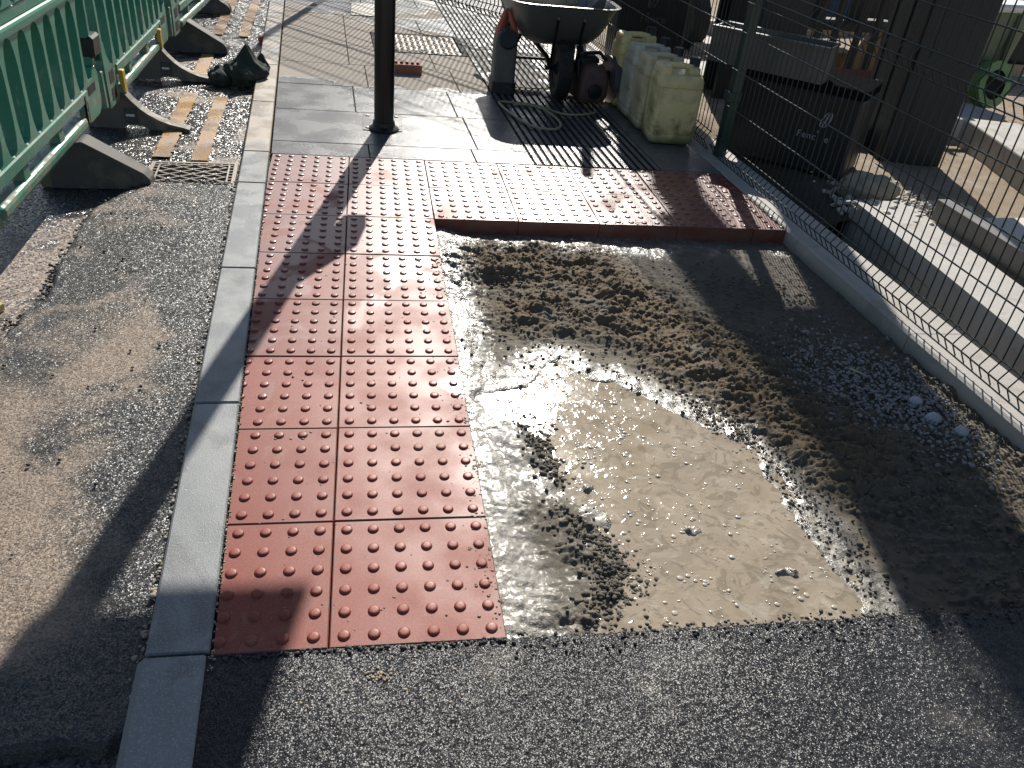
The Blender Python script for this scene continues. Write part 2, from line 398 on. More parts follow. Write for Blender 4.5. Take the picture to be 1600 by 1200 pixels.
c = n.mix(n.ramp(n.noise(26, 4, .7, stretch=(1, 1, .18)), .60, .70, 0, .5), c, (.27, .35, .29))
mudm = n.math('MULTIPLY', n.ramp(pz, .12, .48, .85, .0), n.ramp(n.noise(17, 5, .7), .42, .60)); c = n.mix(mudm, c, (.26, .215, .155))
n.col(c).rough(n.ramp(mudm, 0, 1, .40, .8)); n.bump(n.noise(60, 4, .6), .12, .003); M['green'] = n.m
M['rubber'] = simple('grey_rubber', (.075, .07, .062), .75, var=.25, scale=12, dirt=(.20, .17, .13), dirt_amt=.7, bump=.35)
M['foot_tan'] = simple('brown_foot', (.135, .115, .092), .65, var=.2, scale=12, dirt=(.32, .27, .21), dirt_amt=.7, bump=.3)
M['yellow'] = simple('yellow_tab', (.62, .40, .06), .45, var=.15, dirt=(.34, .2, .07), dirt_amt=.7)
M['yellow_wood'] = simple('yellow_wood', (.62, .47, .2), .6, var=.15)
M['black_paint'] = simple('black_paint', (.008, .0085, .009), .30, var=.3, scale=5)
M['black'] = simple('black_plastic', (.009, .010, .0125), .45, var=.3, scale=8, dirt=(.022, .022, .022), dirt_amt=.6, bump=.1)
M['black_cap'] = simple('black_cap', (.015, .015, .016), .5, var=.3, scale=30, dirt=(.09, .08, .07), dirt_amt=.6)
M['fence'] = simple('green_wire', (.007, .022, .018), .42, var=.15)
M['post'] = simple('green_post', (.012, .040, .032), .35, var=.15, dirt=(.05, .06, .05), dirt_amt=.4)
M['dark_steel'] = simple('dark_steel', (.016, .0175, .02), .6, var=.25, scale=4, dirt=(.035, .033, .03), dirt_amt=.6)
M['galv'] = simple('galvanised', (.135, .132, .126), .5, .45, var=.2, scale=7, dirt=(.20, .18, .15), dirt_amt=.7)
M['iron'] = simple('cast_iron', (.24, .21, .175), .55, .3, var=.35, scale=20, dirt=(.33, .26, .19), dirt_amt=.7, bump=.4)
M['dark'] = simple('dark_void', (.006, .006, .006), .9)
M['brick'] = simple('red_brick', (.33, .13, .085), .8, var=.2, scale=16, bump=.5)
M['bag'] = simple('green_sack', (.034, .043, .035), .95, var=.3, scale=14, dirt=(.14, .13, .105), dirt_amt=.6, bump=.5)
M['tray'] = simple('barrow_tray', (.17, .175, .17), .36, .55, var=.2, scale=6, dirt=(.20, .18, .15), dirt_amt=.6)
M['tyre'] = simple('tyre_rubber', (.018, .018, .018), .7, var=.3, scale=20, dirt=(.07, .065, .055), dirt_amt=.6)
M['orange'] = simple('orange_plastic', (.58, .15, .085), .45, var=.15, dirt=(.36, .22, .16), dirt_amt=.4)
M['can_dark'] = simple('grimy_canister', (.115, .105, .09), .6, var=.25, scale=9, dirt=(.30, .27, .22), dirt_amt=.6)
M['hose'] = simple('hose', (.33, .28, .16), .5, var=.2)
M['saw'] = simple('saw_body', (.12, .065, .055), .6, var=.3, scale=16, dirt=(.17, .15, .14), dirt_amt=.6)
M['guard'] = simple('saw_guard', (.10, .09, .10), .5, .2, var=.2, scale=10, dirt=(.2, .18, .17), dirt_amt=.5)
M['steel'] = simple('steel', (.55, .55, .55), .3, 1.0, var=.1)
M['red_steel'] = simple('red_oxide', (.24, .075, .05), .7, var=.25, scale=8)
M['brown_steel'] = simple('brown_steel', (.055, .042, .035), .7, var=.3, scale=6)
M['ply'] = simple('plywood', (.46, .27, .12), .7, var=.2, scale=6)
M['card'] = simple('cardboard', (.36, .24, .13), .8, var=.2)
M['sack'] = simple('sack_cloth', (.31, .27, .205), .85, var=.25, scale=14, bump=.6)
M['bin_green'] = simple('bin_green', (.12, .155, .10), .5, var=.2, dirt=(.22, .22, .17))
M['lime'] = simple('lime_rim', (.17, .30, .10), .5, var=.2)
M['white'] = simple('white_paint', (.76, .75, .72), .5, var=.06, dirt=(.5, .47, .42), dirt_amt=.4)
M['teal'] = simple('teal_sign', (.035, .17, .22), .45, var=.1)
M['print'] = simple('print_white', (.32, .34, .35), .6, var=.3, scale=60)
M['print_dim'] = simple('print_dim', (.10, .10, .10), .6, var=.3, scale=60)
M['red'] = simple('red_litter', (.5, .07, .06), .5, var=.2)
M['timber'] = simple('timber', (.44, .33, .2), .75, var=.2, scale=10)
M['blue'] = simple('blue_sheet', (.03, .08, .2), .5, var=.2)

# ------------------------------------------------------------------ setting: ground sheets
def sheet(name, pts, z, mat):
    me = bpy.data.meshes.new(name); me.from_pydata([(x, y, z) for x, y in pts], [], [tuple(range(len(pts)))])
    return tag(link(name, me, mat), kind='structure')
def kin(y):                                   # kerb inner line
    ys = [-1.2, 0, 3.2, 5.9, 9.0, 14]; xs = [-.19, -.245, -.412, -.57, -.755, -1.05]
    return float(np.interp(y, ys, xs))
def fx(y): return 2.37-.058*y                 # mesh fence line
def ein(y): return 2.335-.066*y               # edging inner line
sheet('ground', [(-200, -200), (200, -200), (200, 200), (-200, 200)], -.42, M['site'])
# old road, relief of worn chippings and silt hollows
def f_road(X, Y):
    z = -.052-.006*fbm(X, Y, 3, 3, 5)+.0022*fbm(X, Y, 150, 2, 9)
    return z, {}
o = grid_mesh('road', -2.6, -.30, -.9, 8.2, .02, f_road, M['road']); tag(o, kind='structure')
sheet('road_far', [(-9, -3), (-2.6, -3), (-2.6, 16), (-9, 16)], -.055, M['road']).name = 'road'
sheet('road_end', [(-2.6, 8.2), (-.6, 8.2), (-.9, 16), (-2.6, 16)], -.056, M['road']).name = 'road'
sheet('road_near', [(-2.6, -3), (-.05, -3), (-.12, -.9), (-2.6, -.9)], -.056, M['road']).name = 'road'
# fresh patch along the kerb, ragged edge to the left
PATCH = [(-.30, -.13), (-.36, -.15), (-.42, -.185), (-.50, -.175), (-.60, -.185), (-.75, -.18), (-.95, -.12), (-1.12, .2), (-1.16, .7), (-1.13, 1.2), (-1.10, 1.36), (-1.10, 1.5), (-1.06, 1.66), (-1.09, 1.82), (-1.10, 2.1), (-1.11, 2.4), (-1.07, 2.56), (-.99, 2.72), (-.93, 2.80), (-.30, 2.80)]
def f_patch(X, Y):
    d = poly_sd(X, Y, PATCH)+.03*(fbm(X, Y, 16, 4, 3)-.5)
    h = sstep(.014, -.018, d)
    z = -.075+.049*h+h*(.007*fbm(X, Y, 5, 3, 21)+.0030*(fbm(X, Y, 110, 2, 31, .5)-.5))
    z = z+h*sstep(-.10, 0, d)*.006*(fbm(X, Y, 60, 2, 8)-.3)
    return z, {}
o = grid_mesh('road_patch', -1.22, -.20, -.26, 2.80, .006, f_patch, M['patch'], keep=lambda X, Y: (poly_sd(X, Y, PATCH) < .05) & (X < np.interp(Y, [-1.2, 0, 3.2], [-.30, -.35, -.50]))); tag(o, kind='structure')
# loose black crumbs on the patch edge
rg = np.random.default_rng(4); pts = []; rad = []
P2 = [p for p in PATCH[6:19]]
for i in range(260):
    k = rg.integers(0, len(P2)-1); t = rg.random(); x = P2[k][0]*(1-t)+P2[k+1][0]*t+rg.normal(0, .012); y = P2[k][1]*(1-t)+P2[k+1][1]*t+rg.normal(0, .012)
    pts.append((x, y, -.045+rg.random()*.012)); rad.append(rg.uniform(.003, .009))
for i in range(46): pts.append((rg.uniform(-1.05, -.55), rg.uniform(.2, 2.5), -.016)); rad.append(rg.uniform(.003, .007))
tag(lumps('asphalt_crumb', pts, rad, simple('crumb', (.025, .024, .023), .7), 5), kind='stuff')
# yellow lines, worn sheets 4 mm over the road
def yline(xa, xb, wd, segs):
    for y0, y1 in segs:
        def f(X, Y): return np.full_like(X, -.0435)+.001*fbm(X, Y, 80, 2, 3), {}
        def inside(X, Y):
            xc = np.interp(Y, [3.1, 8], [xa, xb])
            d = np.maximum(np.abs(X-xc)-wd/2, np.maximum(y0-Y, Y-y1))
            return d+.022*(fbm(X, Y, 45, 3, 12)-.5) < 0
        tag(grid_mesh('yellow_line', min(xa, xb)-.1, max(xa, xb)+.1, y0-.02, y1+.02, .008, f, M['yellow_line'], keep=inside), kind='structure')
yline(-.955, -1.17, .10, [(3.20, 4.42), (4.75, 5.45), (6.12, 7.9)])
yline(-.765, -.96, .095, [(3.17, 4.36), (4.80, 5.2), (6.10, 7.9)])

# kerb
kerb = tag(thing('kerb', None, None), kind='structure')
JO = [-1.20, .005, .93, 1.845, 2.765, 3.22, 4.14, 5.06, 5.98, 6.90, 7.82, 8.74, 9.66, 10.6]
for a, b in zip(JO[:-1], JO[1:]):
    g = .0035; y0, y1 = a+g, b-g
    low = b < .5
    W = .132; top = .004 if not low else .006
    bm = bmesh.new()
    def cross(y):
        x = kin(y)-.004; c = .006 if not low else .016
        xo = x-W-(.008 if low else 0)
        return [(x, y, -.2), (x, y, top-.004), (x-.004, y, top), (xo+c, y, top), (xo, y, top-c), (xo-.004, y, -.2)]
    V = [[bm.verts.new(p) for p in cross(y)] for y in (y0, y1)]
    for k in range(6): bm.faces.new((V[0][k], V[0][(k+1) % 6], V[1][(k+1) % 6], V[1][k]))
    bm.faces.new(V[0]); bm.faces.new(V[1][::-1]); bmesh.ops.recalc_face_normals(bm, faces=bm.faces[:])
    es = [e for e in bm.edges if abs(e.verts[0].co.y-e.verts[1].co.y) < 1e-5 and e.verts[0].co.z > -.1 and e.verts[1].co.z > -.1]
    bmesh.ops.bevel(bm, geom=es, offset=.004, segments=1, affect='EDGES')
    me = bpy.data.meshes.new('kerb_stone'); bm.to_mesh(me); bm.free()
    ks = link('kerb_stone', me, M['kerb'], kerb)
    if low: ks.location.x = -.006
# grit packed in the joint between kerb and tiles
pts = []; rad = []
for i in range(520):
    y = rg.uniform(-.05, 3.2); pts.append((kin(y)+rg.normal(0, .0035), y, .0005)); rad.append(rg.uniform(.0012, .0036))
for i in range(420):
    y = rg.uniform(-.1, 3.0); pts.append((kin(y)-.146+rg.normal(0, .007), y, -.022+rg.normal(0, .004))); rad.append(rg.uniform(.002, .008))
tag(lumps('joint_grit', pts, rad, simple('pale_grit', (.33, .29, .22), .8, var=.5, scale=60), 6), kind='stuff')

# pavement: bed plus every slab and tile as a part of it
pav = sheet('pavement', [(-.44, 3.21), (2.3, 3.21), (1.7, 15), (-1.13, 15)], -.05, M['dark_ground'])
BED = MB().box(-.5, .398, -.01, 3.2, -.3, -.086).box(.40, 2.2, 2.402, 3.2, -.3, -.086); BED.obj('bedding', M['concrete'], pav)

TW = .4
def tile_bm(seed=0):
    bm = bmesh.new(); g = .0016; h = TW/2-g
    for z, i in ((-.085, 0), (-.003, 0), (0, .003)): pass
    rings = [[(-h, -h, -.085), (h, -h, -.085), (h, h, -.085), (-h, h, -.085)], [(-h, -h, -.0025), (h, -h, -.0025), (h, h, -.0025), (-h, h, -.0025)]]
    q = h-.0025; rings.append([(-q, -q, 0), (q, -q, 0), (q, q, 0), (-q, q, 0)])
    V = [[bm.verts.new(p) for p in r] for r in rings]
    for a, b in zip(V[:-1], V[1:]):
        for k in range(4): bm.faces.new((a[k], a[(k+1) % 4], b[(k+1) % 4], b[k]))
    bm.faces.new(V[2])
    bmesh.ops.subdivide_edges(bm, edges=[e for e in bm.edges if e.verts[0].co.z == 0 and e.verts[1].co.z == 0], cuts=1)
    for i in range(6):
        for j in range(6):
            cx = (i-2.5)*.0667; cy = (j-2.5)*.0667; nn = 14; pr = []
            for r, z in ((.0150, -.0008), (.0142, .0022), (.0127, .0041), (.0104, .0052), (.0070, .0056)):
                pr.append([bm.verts.new((cx+r*math.cos(k*2*math.pi/nn), cy+r*math.sin(k*2*math.pi/nn), z)) for k in range(nn)])
            for a, b in zip(pr[:-1], pr[1:]):
                for k in range(nn): bm.faces.new((a[k], a[(k+1) % nn], b[(k+1) % nn], b[k])).smooth = True
            bm.faces.new(pr[-1]).smooth = True
    return bm
b0 = tile_bm(); tile_me = bpy.data.meshes.new('paving_tile'); b0.to_mesh(tile_me); b0.free(); tile_me.materials.append(M['tile'])
def put_tile(cx, cy, cut=None):
    rz = random.gauss(0, .0022); z = random.gauss(0, .0007)
    if cut is None: me = tile_me
    else:
        bm = bmesh.new(); bm.from_mesh(tile_me)
        (px, py), (nx, ny) = cut
        r = bmesh.ops.bisect_plane(bm, geom=bm.verts[:]+bm.edges[:]+bm.faces[:], plane_co=(px-cx, py-cy, 0), plane_no=(nx, ny, 0), clear_outer=True, dist=1e-5)
        me = bpy.data.meshes.new('paving_tile'); bm.to_mesh(me); bm.free()
        if not me.materials: me.materials.append(M['tile'])
        rz = 0
    o = link('paving_tile', me, None, pav, (cx, cy, z)); o.rotation_euler = (random.gauss(0, .0016), random.gauss(0, .0016), rz)
for r in range(8):
    cy = r*TW+TW/2
    y0, y1 = r*TW, (r+1)*TW
    k0, k1 = kin(y0)+.003, kin(y1)+.003
    dx, dy = k1-k0, y1-y0; L = math.hypot(dx, dy)
    put_tile(-.2, cy, ((k0, y0), (-dy/L, dx/L)) if max(k0, k1) > -.4 else None)
    put_tile(.2, cy)
    if r >= 6:
        for c in range(4): put_tile(.6+c*TW, cy)
        e0, e1 = ein(y0)-.004, ein(y1)-.004; dx, dy = e1-e0, y1-y0; L = math.hypot(dx, dy)
        put_tile(2.2, cy, ((e0, y0), (dy/L, -dx/L)))
# pale concrete slabs
def slab(x0, x1, y0, y1, mat='slab', name='slab', hole=None, kl=False):
    g = .0022; dz = random.gauss(0, .0006)
    sh = lambda y: -.045*(y-3.2)
    bm = bmesh.new()
    P = []
    for (x, y) in ((x0, y0), (x1, y0), (x1, y1), (x0, y1)):
        xx = (kin(y)+.004 if (kl and x == x0) else x+sh(y))
        P.append((xx, y))
    cx = sum(p[0] for p in P)/4; cy = sum(p[1] for p in P)/4
    def ins(d): return [(x+(d if x < cx else -d), y+(d if y < cy else -d)) for x, y in P]
    V = [[bm.verts.new((x-cx, y-cy, z)) for x, y in ins(d)] for d, z in ((g, -.05), (g, -.003), (g+.003, 0))]
    for a, b in zip(V[:-1], V[1:]):
        for k in range(4): bm.faces.new((a[k], a[(k+1) % 4], b[(k+1) % 4], b[k]))
    bm.faces.new(V[2])
    me = bpy.data.meshes.new(name); bm.to_mesh(me); bm.free()
    o = link(name, me, M[mat], pav, (cx, cy, dz)); o.rotation_euler = (random.gauss(0, .0012), random.gauss(0, .0012), 0); return o
RB = 1.02                                     # ribbed strip left edge at y=3.2
rows = [(3.205, 3.42, [.11, .69]), (3.42, 4.03, [.73]), (4.03, 4.62, [.065, .70]), (4.62, 5.22, [.17, .80]), (5.22, 5.84, [.06, .70]), (5.84, 6.45, [.06]), (6.45, 7.05, [.06, .72]), (7.05, 7.66, [.17, .40]), (7.66, 8.3, [.25, .8]), (8.3, 8.95, [.0, .6]), (8.95, 9.6, [.3]), (9.6, 10.4, [0, .7])]
for y0, y1, js in rows:
    xs = [-.41]+js+[RB]
    for i in range(len(xs)-1):
        if y0 == 5.84 and i == 1:             # man hole stands here
            slab(.06, .272, y0, y1); slab(.995, RB, y0, y1); slab(.20, .965, 6.41, y1); slab(.20, .965, y0, 5.845) if False else None; continue
        slab(xs[i], xs[i+1], y0, y1, kl=(i == 0))
# ribbed guidance paving
sh = lambda y: -.045*(y-3.2)
def ribslab(x0, x1, y0, y1):
    bm = bmesh.new(); g = .002; nr = max(1, int(round((x1-x0)/.0465))); pw = (x1-x0)/nr
    prof = [(x0+g, -.05), (x0+g, -.0045)]
    for k in range(nr):
        c = x0+(k+.5)*pw
        prof += [(c-.0160, -.0045), (c-.0132, .0035), (c+.0132, .0035), (c+.0160, -.0045)]
    prof += [(x1-g, -.0045), (x1-g, -.05)]
    ym = (y0+y1)/2; xm = (x0+x1)/2+sh(ym)
    A = [bm.verts.new((x+sh(y0)-xm, y0+g-ym, z)) for x, z in prof]; B = [bm.verts.new((x+sh(y1)-xm, y1-g-ym, z)) for x, z in prof]
    for k in range(len(prof)-1):
        f = bm.faces.new((A[k], A[k+1], B[k+1], B[k])); f.material_index = 0 if abs(prof[k][1]-.0035) < 1e-6 and abs(prof[k+1][1]-.0035) < 1e-6 else 1
    bm.faces.new(A); bm.faces.new(B[::-1]); bmesh.ops.recalc_face_normals(bm, faces=bm.faces[:])
    me = bpy.data.meshes.new('ribbed_slab'); bm.to_mesh(me); bm.free()
    me.materials.append(M['ribbed']); me.materials.append(M['groove'])
    link('ribbed_slab', me, None, pav, (xm, ym, random.gauss(0, .0005)))
yy = 3.205
while yy < 11:
    for c in range(2): ribslab(RB+c*.372, RB+(c+1)*.372, yy, yy+.6)
    slab(RB+.744, 2.23-.03, yy, yy+.6)
    yy += .6

tag(link('dark_strip', (lambda me: (me.from_pydata([(1.22, 7.85, .0065), (2.0, 6.95, .0065), (1.85, 12, .0065), (.3, 12, .0065), (.72, 8.9, .0065)], [], [(0, 1, 2, 3, 4)]), me)[1])(bpy.data.meshes.new('dark_strip')), M['path']), kind='structure')  # flat dark sheet over the paving, beyond the turning fence
# grey cover plate round the pole, man hole cover, small inspection cover
MB().box(-.115, .115, -.16, .16, -.03, .0045, .002).obj('cover_plate', M['slab'], pav, (.185, 3.835, 0))
for sx, sy in ((-1, 1), (1, 1), (-1, -1), (1, -1)):
    MB().lathe([(.013, 0), (.013, .006), (.008, .008)], 8).obj('plate_bolt', M['iron'], pav, (.185+sx*.088, 3.835+sy*.12, .003))
mh = thing('manhole_cover', 'rusty rectangular iron manhole cover with raised tread set in the pale paving', 'manhole cover', (.52, 6.06, 0), .03)
fr = MB().box(-.375, .375, -.35, -.335, -.05, .004).box(-.375, .375, .335, .35, -.05, .004).box(-.375, -.335, -.335, .335, -.05, .004).box(.335, .375, -.335, .335, -.05, .004)
fr.obj('frame', M['dark'], mh)
lid = MB().box(-.325, .325, -.328, .328, -.05, -.001, .003).obj('lid', M['iron'], mh)
tm = MB().box(-.017, .017, -.0055, .0055, -.002, .006, .002).mesh('tread')
for i in range(13):
    for j in range(13):
        t = link('tread', tm, M['iron'], mh, (-.288+i*.048, -.288+j*.048, 0)); t.rotation_euler = (0, 0, (.78 if (i+j) % 2 else -.78))
MB().box(-.125, .125, -.3, .3, -.05, .002, .003).obj('inspection_cover', simple('tan_lid', (.20, .165, .11), .5, var=.2, scale=4), pav, (.08, 7.36, .004))

# concrete edging below the fence
edg = tag(thing('edging', None, None), kind='structure')
ey = [.46, 1.375, 2.29, 3.2, 4.12, 5.03, 5.95, 6.9]
for a, b in zip(ey[:-1], ey[1:]):
    bm = bmesh.new(); g = .002
    def cross(y): return [(ein(y)+.24, y, -.4), (ein(y)+.24, y, -.004), (ein(y)+.234, y, .003), (ein(y)+.010, y, .003), (ein(y), y, -.007), (ein(y)-.002, y, -.4)]
    V = [[bm.verts.new(p) for p in cross(y)] for y in (a+g, b-g)]
    for k in range(6): bm.faces.new((V[0][k], V[0][(k+1) % 6], V[1][(k+1) % 6], V[1][k]))
    bm.faces.new(V[0]); bm.faces.new(V[1][::-1]); bmesh.ops.recalc_face_normals(bm, faces=bm.faces[:])
    me = bpy.data.meshes.new('edging_stone'); bm.to_mesh(me); bm.free(); link('edging_stone', me, M['edging'], edg)

# ------------------------------------------------------------------ excavated bay: mud, slurry
SL = [(.45, 1.03), (.53, 1.06), (.63, 1.08), (.69, 1.14), (.73, 1.22), (.78, 1.22), (.82, 1.12), (.94, 1.10), (1.03, .99), (1.12, .91), (1.18, .84), (1.265, .76), (1.295, .55), (1.31, .3), (1.325, .12), (1.33, -.04), (.60, -.04), (.66, .06), (.73, .16), (.765, .25), (.755, .46), (.66, .535), (.645, .64), (.665, .72), (.655, .79), (.60, .86), (.50, .93)]
SZ = -.050
def f_mud(X, Y):
    wx = X+.05*(fbm(X, Y, 7, 3, 41)-.5); wy = Y+.05*(fbm(X, Y, 7, 3, 43)-.5)
    sd = poly_sd(wx, wy, SL)
    base = -.074+.010*(fbm(X, Y, 4, 3, 2)-.5)
    # grout spilt along the tiles
    left = sstep(.62, .42, X+.10*(fbm(X, Y, 6, 3, 61)-.5)); base = base+.034*left
    # sand and cement mix heaped in the middle
    dm = seg_d(wx, wy, [(.66, 2.02), (1.02, 2.0), (1.22, 1.55), (1.5, 1.0), (1.62, .72)])
    dm2 = seg_d(wx, wy, [(.75, 1.62), (1.1, 1.6), (1.34, 1.15)])
    mound = np.maximum(sstep(.42, .06, dm), .95*sstep(.34, .03, dm2))
    rid = sstep(.10, .015, seg_d(wx, wy, [(.60, .88), (.62, .73), (.64, .60)]))
    rid2 = sstep(.16, .02, seg_d(wx, wy, [(.62, .46), (.68, .33), (.69, .20), (.62, .08)]))
    rid = np.maximum(rid, rid2)
    right = sstep(1.45, 2.1, X)*sstep(1.6, .5, Y)
    rsoil = sstep(1.25, 1.55, X)*sstep(1.9, 1.3, Y)
    z = base+.050*mound+.026*rid+.016*right
    clump = billow(X, Y, 13, 3, 71)-.38
    fine = fbm(X, Y, 75, 3, 81, .6)-.5
    rough = np.clip(.25+mound+rid+.65*rsoil, 0, 1.25)
    drag = fbm(X*.45+Y*.3, Y, 42, 3, 23)-.5
    z = z+rough*(.030*clump+.020*fine+.016*drag+.006*(billow(X, Y, 55, 2, 37)-.4)+.016*(fbm(X, Y, 11, 2, 39)-.5))+(1-.55*left)*(.007*(fbm(X, Y, 30, 3, 15)-.5)+.003*(fbm(X, Y, 90, 2, 16)-.5))
    wave = np.sin(52*(X*.35+Y)+9*fbm(X, Y, 3.2, 3, 17))      # trowelled drag marks
    z = z+.0035*wave*np.clip(mound, 0, 1)
    # gouges near the far edge
    for gx, gy, ra, rb, dep in ((.75, 2.14, .11, .035, .028), (.98, 2.02, .13, .045, .03), (.60, 1.86, .10, .03, .024), (.95, 2.18, .05, .03, .02), (.70, 1.72, .05, .05, .02)):
        z = z-dep*np.exp(-((X-gx)/ra)**2-((Y-gy)/rb)**2)
    z = z+.018*np.exp(-((X-.86)/.06)**2-((Y-2.2)/.03)**2)+.016*np.exp(-((X-.63)/.09)**2-((Y-1.94)/.03)**2)
    ins = sstep(.035, -.03, sd)
    z = z*(1-ins)+(SZ-.020+.012*fine)*ins
    # small islands of stones breaking the pool
    for ix, iy, r in ((.98, .37, .05), (1.19, .2, .06), (.72, .55, .045)):
        z = z+.030*np.exp(-((X-ix)/r)**2-((Y-iy)/(r*.6))**2)*(.4+fbm(X, Y, 60, 2, 5))
    fl = SZ-.0055+.016*fbm(X, Y, 24, 4, 33)-.03*sstep(.08, .35, sd); z = np.maximum(z, fl*sstep(-.03, .02, sd)+(SZ-.02)*(1-sstep(-.03, .02, sd)))
    near = sstep(.03, -.015, Y); z = z*(1-near)+(-.058)*near
    rim = sstep(.20, .03, sd+.10*(fbm(X, Y, 9, 3, 51)-.5))
    wet = np.clip(np.maximum(left*1.05, rim)*(1-.85*rid)*(1-.62*mound*sstep(.03, .12, sd)), 0, 1)
    back = sstep(2.12, 2.3, Y)*.7*sstep(.3, .6, fbm(X, Y, 8, 3, 6)); wet = np.maximum(wet, back)
    sand = np.clip(np.maximum(mound*1.2-.2, .45*rsoil), 0, 1)*sstep(.3, .55, fbm(X, Y, 9, 4, 91)+.12)
    return z, {'wet': wet, 'sand': sand}
o = grid_mesh('mud', .395, 2.36, -.06, 2.41, .0046, f_mud, M['mud']); tag(o, kind='structure')
# slurry surface
def f_sl(X, Y): return SZ+.00045*(fbm(X, Y, 14, 3, 3)-.5)+.0002*(fbm(X, Y, 60, 2, 4)-.5), {}
o = grid_mesh('slurry', .40, 1.50, -.05, 1.32, .012, f_sl, M['slurry'], keep=lambda X, Y: poly_sd(X, Y, SL) < .07); tag(o, kind='structure')
rg = np.random.default_rng(11)
def inpoly(n, P, x0, x1, y0, y1, m=-.02):
    out = []
    while len(out) < n:
        x = rg.uniform(x0, x1, 400); y = rg.uniform(y0, y1, 400)
        for a, b in zip(x[poly_sd(x, y, P) < m], y[poly_sd(x, y, P) < m]): out.append((a, b))
    return out[:n]
pts = []; rad = []
for x, y in inpoly(110, SL, .4, 1.4, 0, 1.2):
    for k in range(rg.integers(1, 6)):
        pts.append((x+rg.normal(0, .014), y+rg.normal(0, .012), SZ)); rad.append(float(rg.lognormal(-5.35, .5)))
bub = lumps('foam_bubble', pts, np.minimum(np.array(rad)*.85, .009), M['foam'], 12, sub=2, squash=(.25, .5), rough=.03, smooth=True); tag(bub, kind='stuff')
# black crumbs and clods on the ridges
def scatter(n, lines, sig, rlo, rhi, zf):
    P = []; Q = []
    for i in range(n):
        ln = lines[rg.integers(0, len(lines))]; k = rg.integers(0, len(ln)-1); t = rg.random()
        x = ln[k][0]*(1-t)+ln[k+1][0]*t+rg.normal(0, sig); y = ln[k][1]*(1-t)+ln[k+1][1]*t+rg.normal(0, sig)
        if not (.43 < x < 2.2 and .01 < y < 2.36): continue
        r = float(np.exp(rg.uniform(math.log(rlo), math.log(rhi)))); P.append((x, y)); Q.append(r)
    X = np.array([[p[0] for p in P]]); Yv = np.array([[p[1] for p in P]]); Z = f_mud(X, Yv)[0][0]
    return [(p[0], p[1], max(z, SZ-.004)+r*.25) for p, z, r in zip(P, Z, Q)], Q
p1, r1 = scatter(1300, [[(.60, .90), (.63, .74), (.65, .58)], [(.62, .46), (.70, .34), (.72, .20), (.64, .07)], [(.72, .30), (.76, .2), (.68, .1)]], .034, .002, .009, None)
p2, r2 = scatter(900, [[(.66, 2.05), (1.05, 2.05), (1.3, 1.5), (1.6, .8)], [(.62, 1.4), (.72, 1.27), (.95, 1.17), (1.2, .95)], [(.65, 1.75), (1.0, 1.5), (1.3, 1.1)], [(.6, 1.95), (.75, 1.85)]], .11, .002, .008, None)
p3, r3 = scatter(900, [[(1.33, .75), (1.38, .45), (1.42, .05)], [(1.2, .95), (1.33, .75)]], .05, .0018, .006, None)
p5, r5 = scatter(1500, [[(1.55, 1.25), (1.6, .75), (1.75, .1)], [(1.85, .8), (2.0, .1)], [(1.6, 1.9), (1.95, 1.7)]], .14, .002, .009, None)
tag(lumps('mud_clod', p1+p2+p3+p5, r1+r2+r3+r5, M['mud'], 13, sub=1, rough=.42, smooth=True), kind='stuff')
p4, r4 = scatter(2200, [[(1.95, 1.45), (1.75, 1.15), (1.85, .85)], [(2.05, 1.25), (2.1, .85)], [(1.8, 1.3), (2.15, .6)]], .10, .002, .009, None)
tag(lumps('gravel', p4, r4, M['gravel'], 14, sub=1, rough=.25), kind='stuff')
for i, (x, y, r, lb) in enumerate([(2.06, .88, .035, 'biggest pale stone lying in the gravel by the concrete edging'), (2.06, .99, .028, 'pale grey stone just behind the biggest stone by the edging'), (2.12, .80, .024, 'small pale stone nearest the camera beside the edging')]):
    z = float(f_mud(np.array([[x]]), np.array([[y]]))[0][0, 0])
    tag(lumps('stone', [(x, y, z+r*.4)], [r], M['stone'], 60+i, sub=2, rough=.12), lb, 'stone', 'stones beside the edging')
pc = MB().box(-.035, .035, -.004, .004, 0, .006, .002).obj('plastic_strip', M['yellow_wood'], None, (1.93, 1.18, -.055)); pc.rotation_euler = (.1, .1, -.7)
tag(pc, 'thin yellow plastic strip lying on the grey gravel', 'strip')

# new asphalt path in front
def f_path(X, Y):
    e = np.ones_like(X)
    z = -.075+.0725*e+e*(.0026*(fbm(X, Y, 130, 2, 51, .5)-.5)+.004*(fbm(X, Y, 5, 2, 6)-.5))
    return z, {}
o = grid_mesh('path', -.30, 2.9, -.75, .0015, .0042, f_path, M['path'], keep=lambda X, Y: X > np.interp(Y, [-1.2, 0], [-.215, -.262])); tag(o, kind='structure')
MB().box(-.23, 2.9, -.75, -.003, -.3, -.012).obj('path_base', simple('path_side', (.02, .02, .02), .7), o)
sheet('path_near', [(-.2, -4), (4, -4), (4, -.75), (-.2, -.75)], -.008, M['path']).name = 'path'
pts = [(rg.uniform(-.1, .5), rg.uniform(-.16, -.02), -.002) for i in range(60)]+[(.105+rg.normal(0, .012), -.075+rg.normal(0, .01), -.001) for i in range(26)]
tag(lumps('path_grit', pts, [rg.uniform(.0015, .004) for p in pts], simple('grit_tan', (.36, .27, .17), .8), 15), kind='stuff')

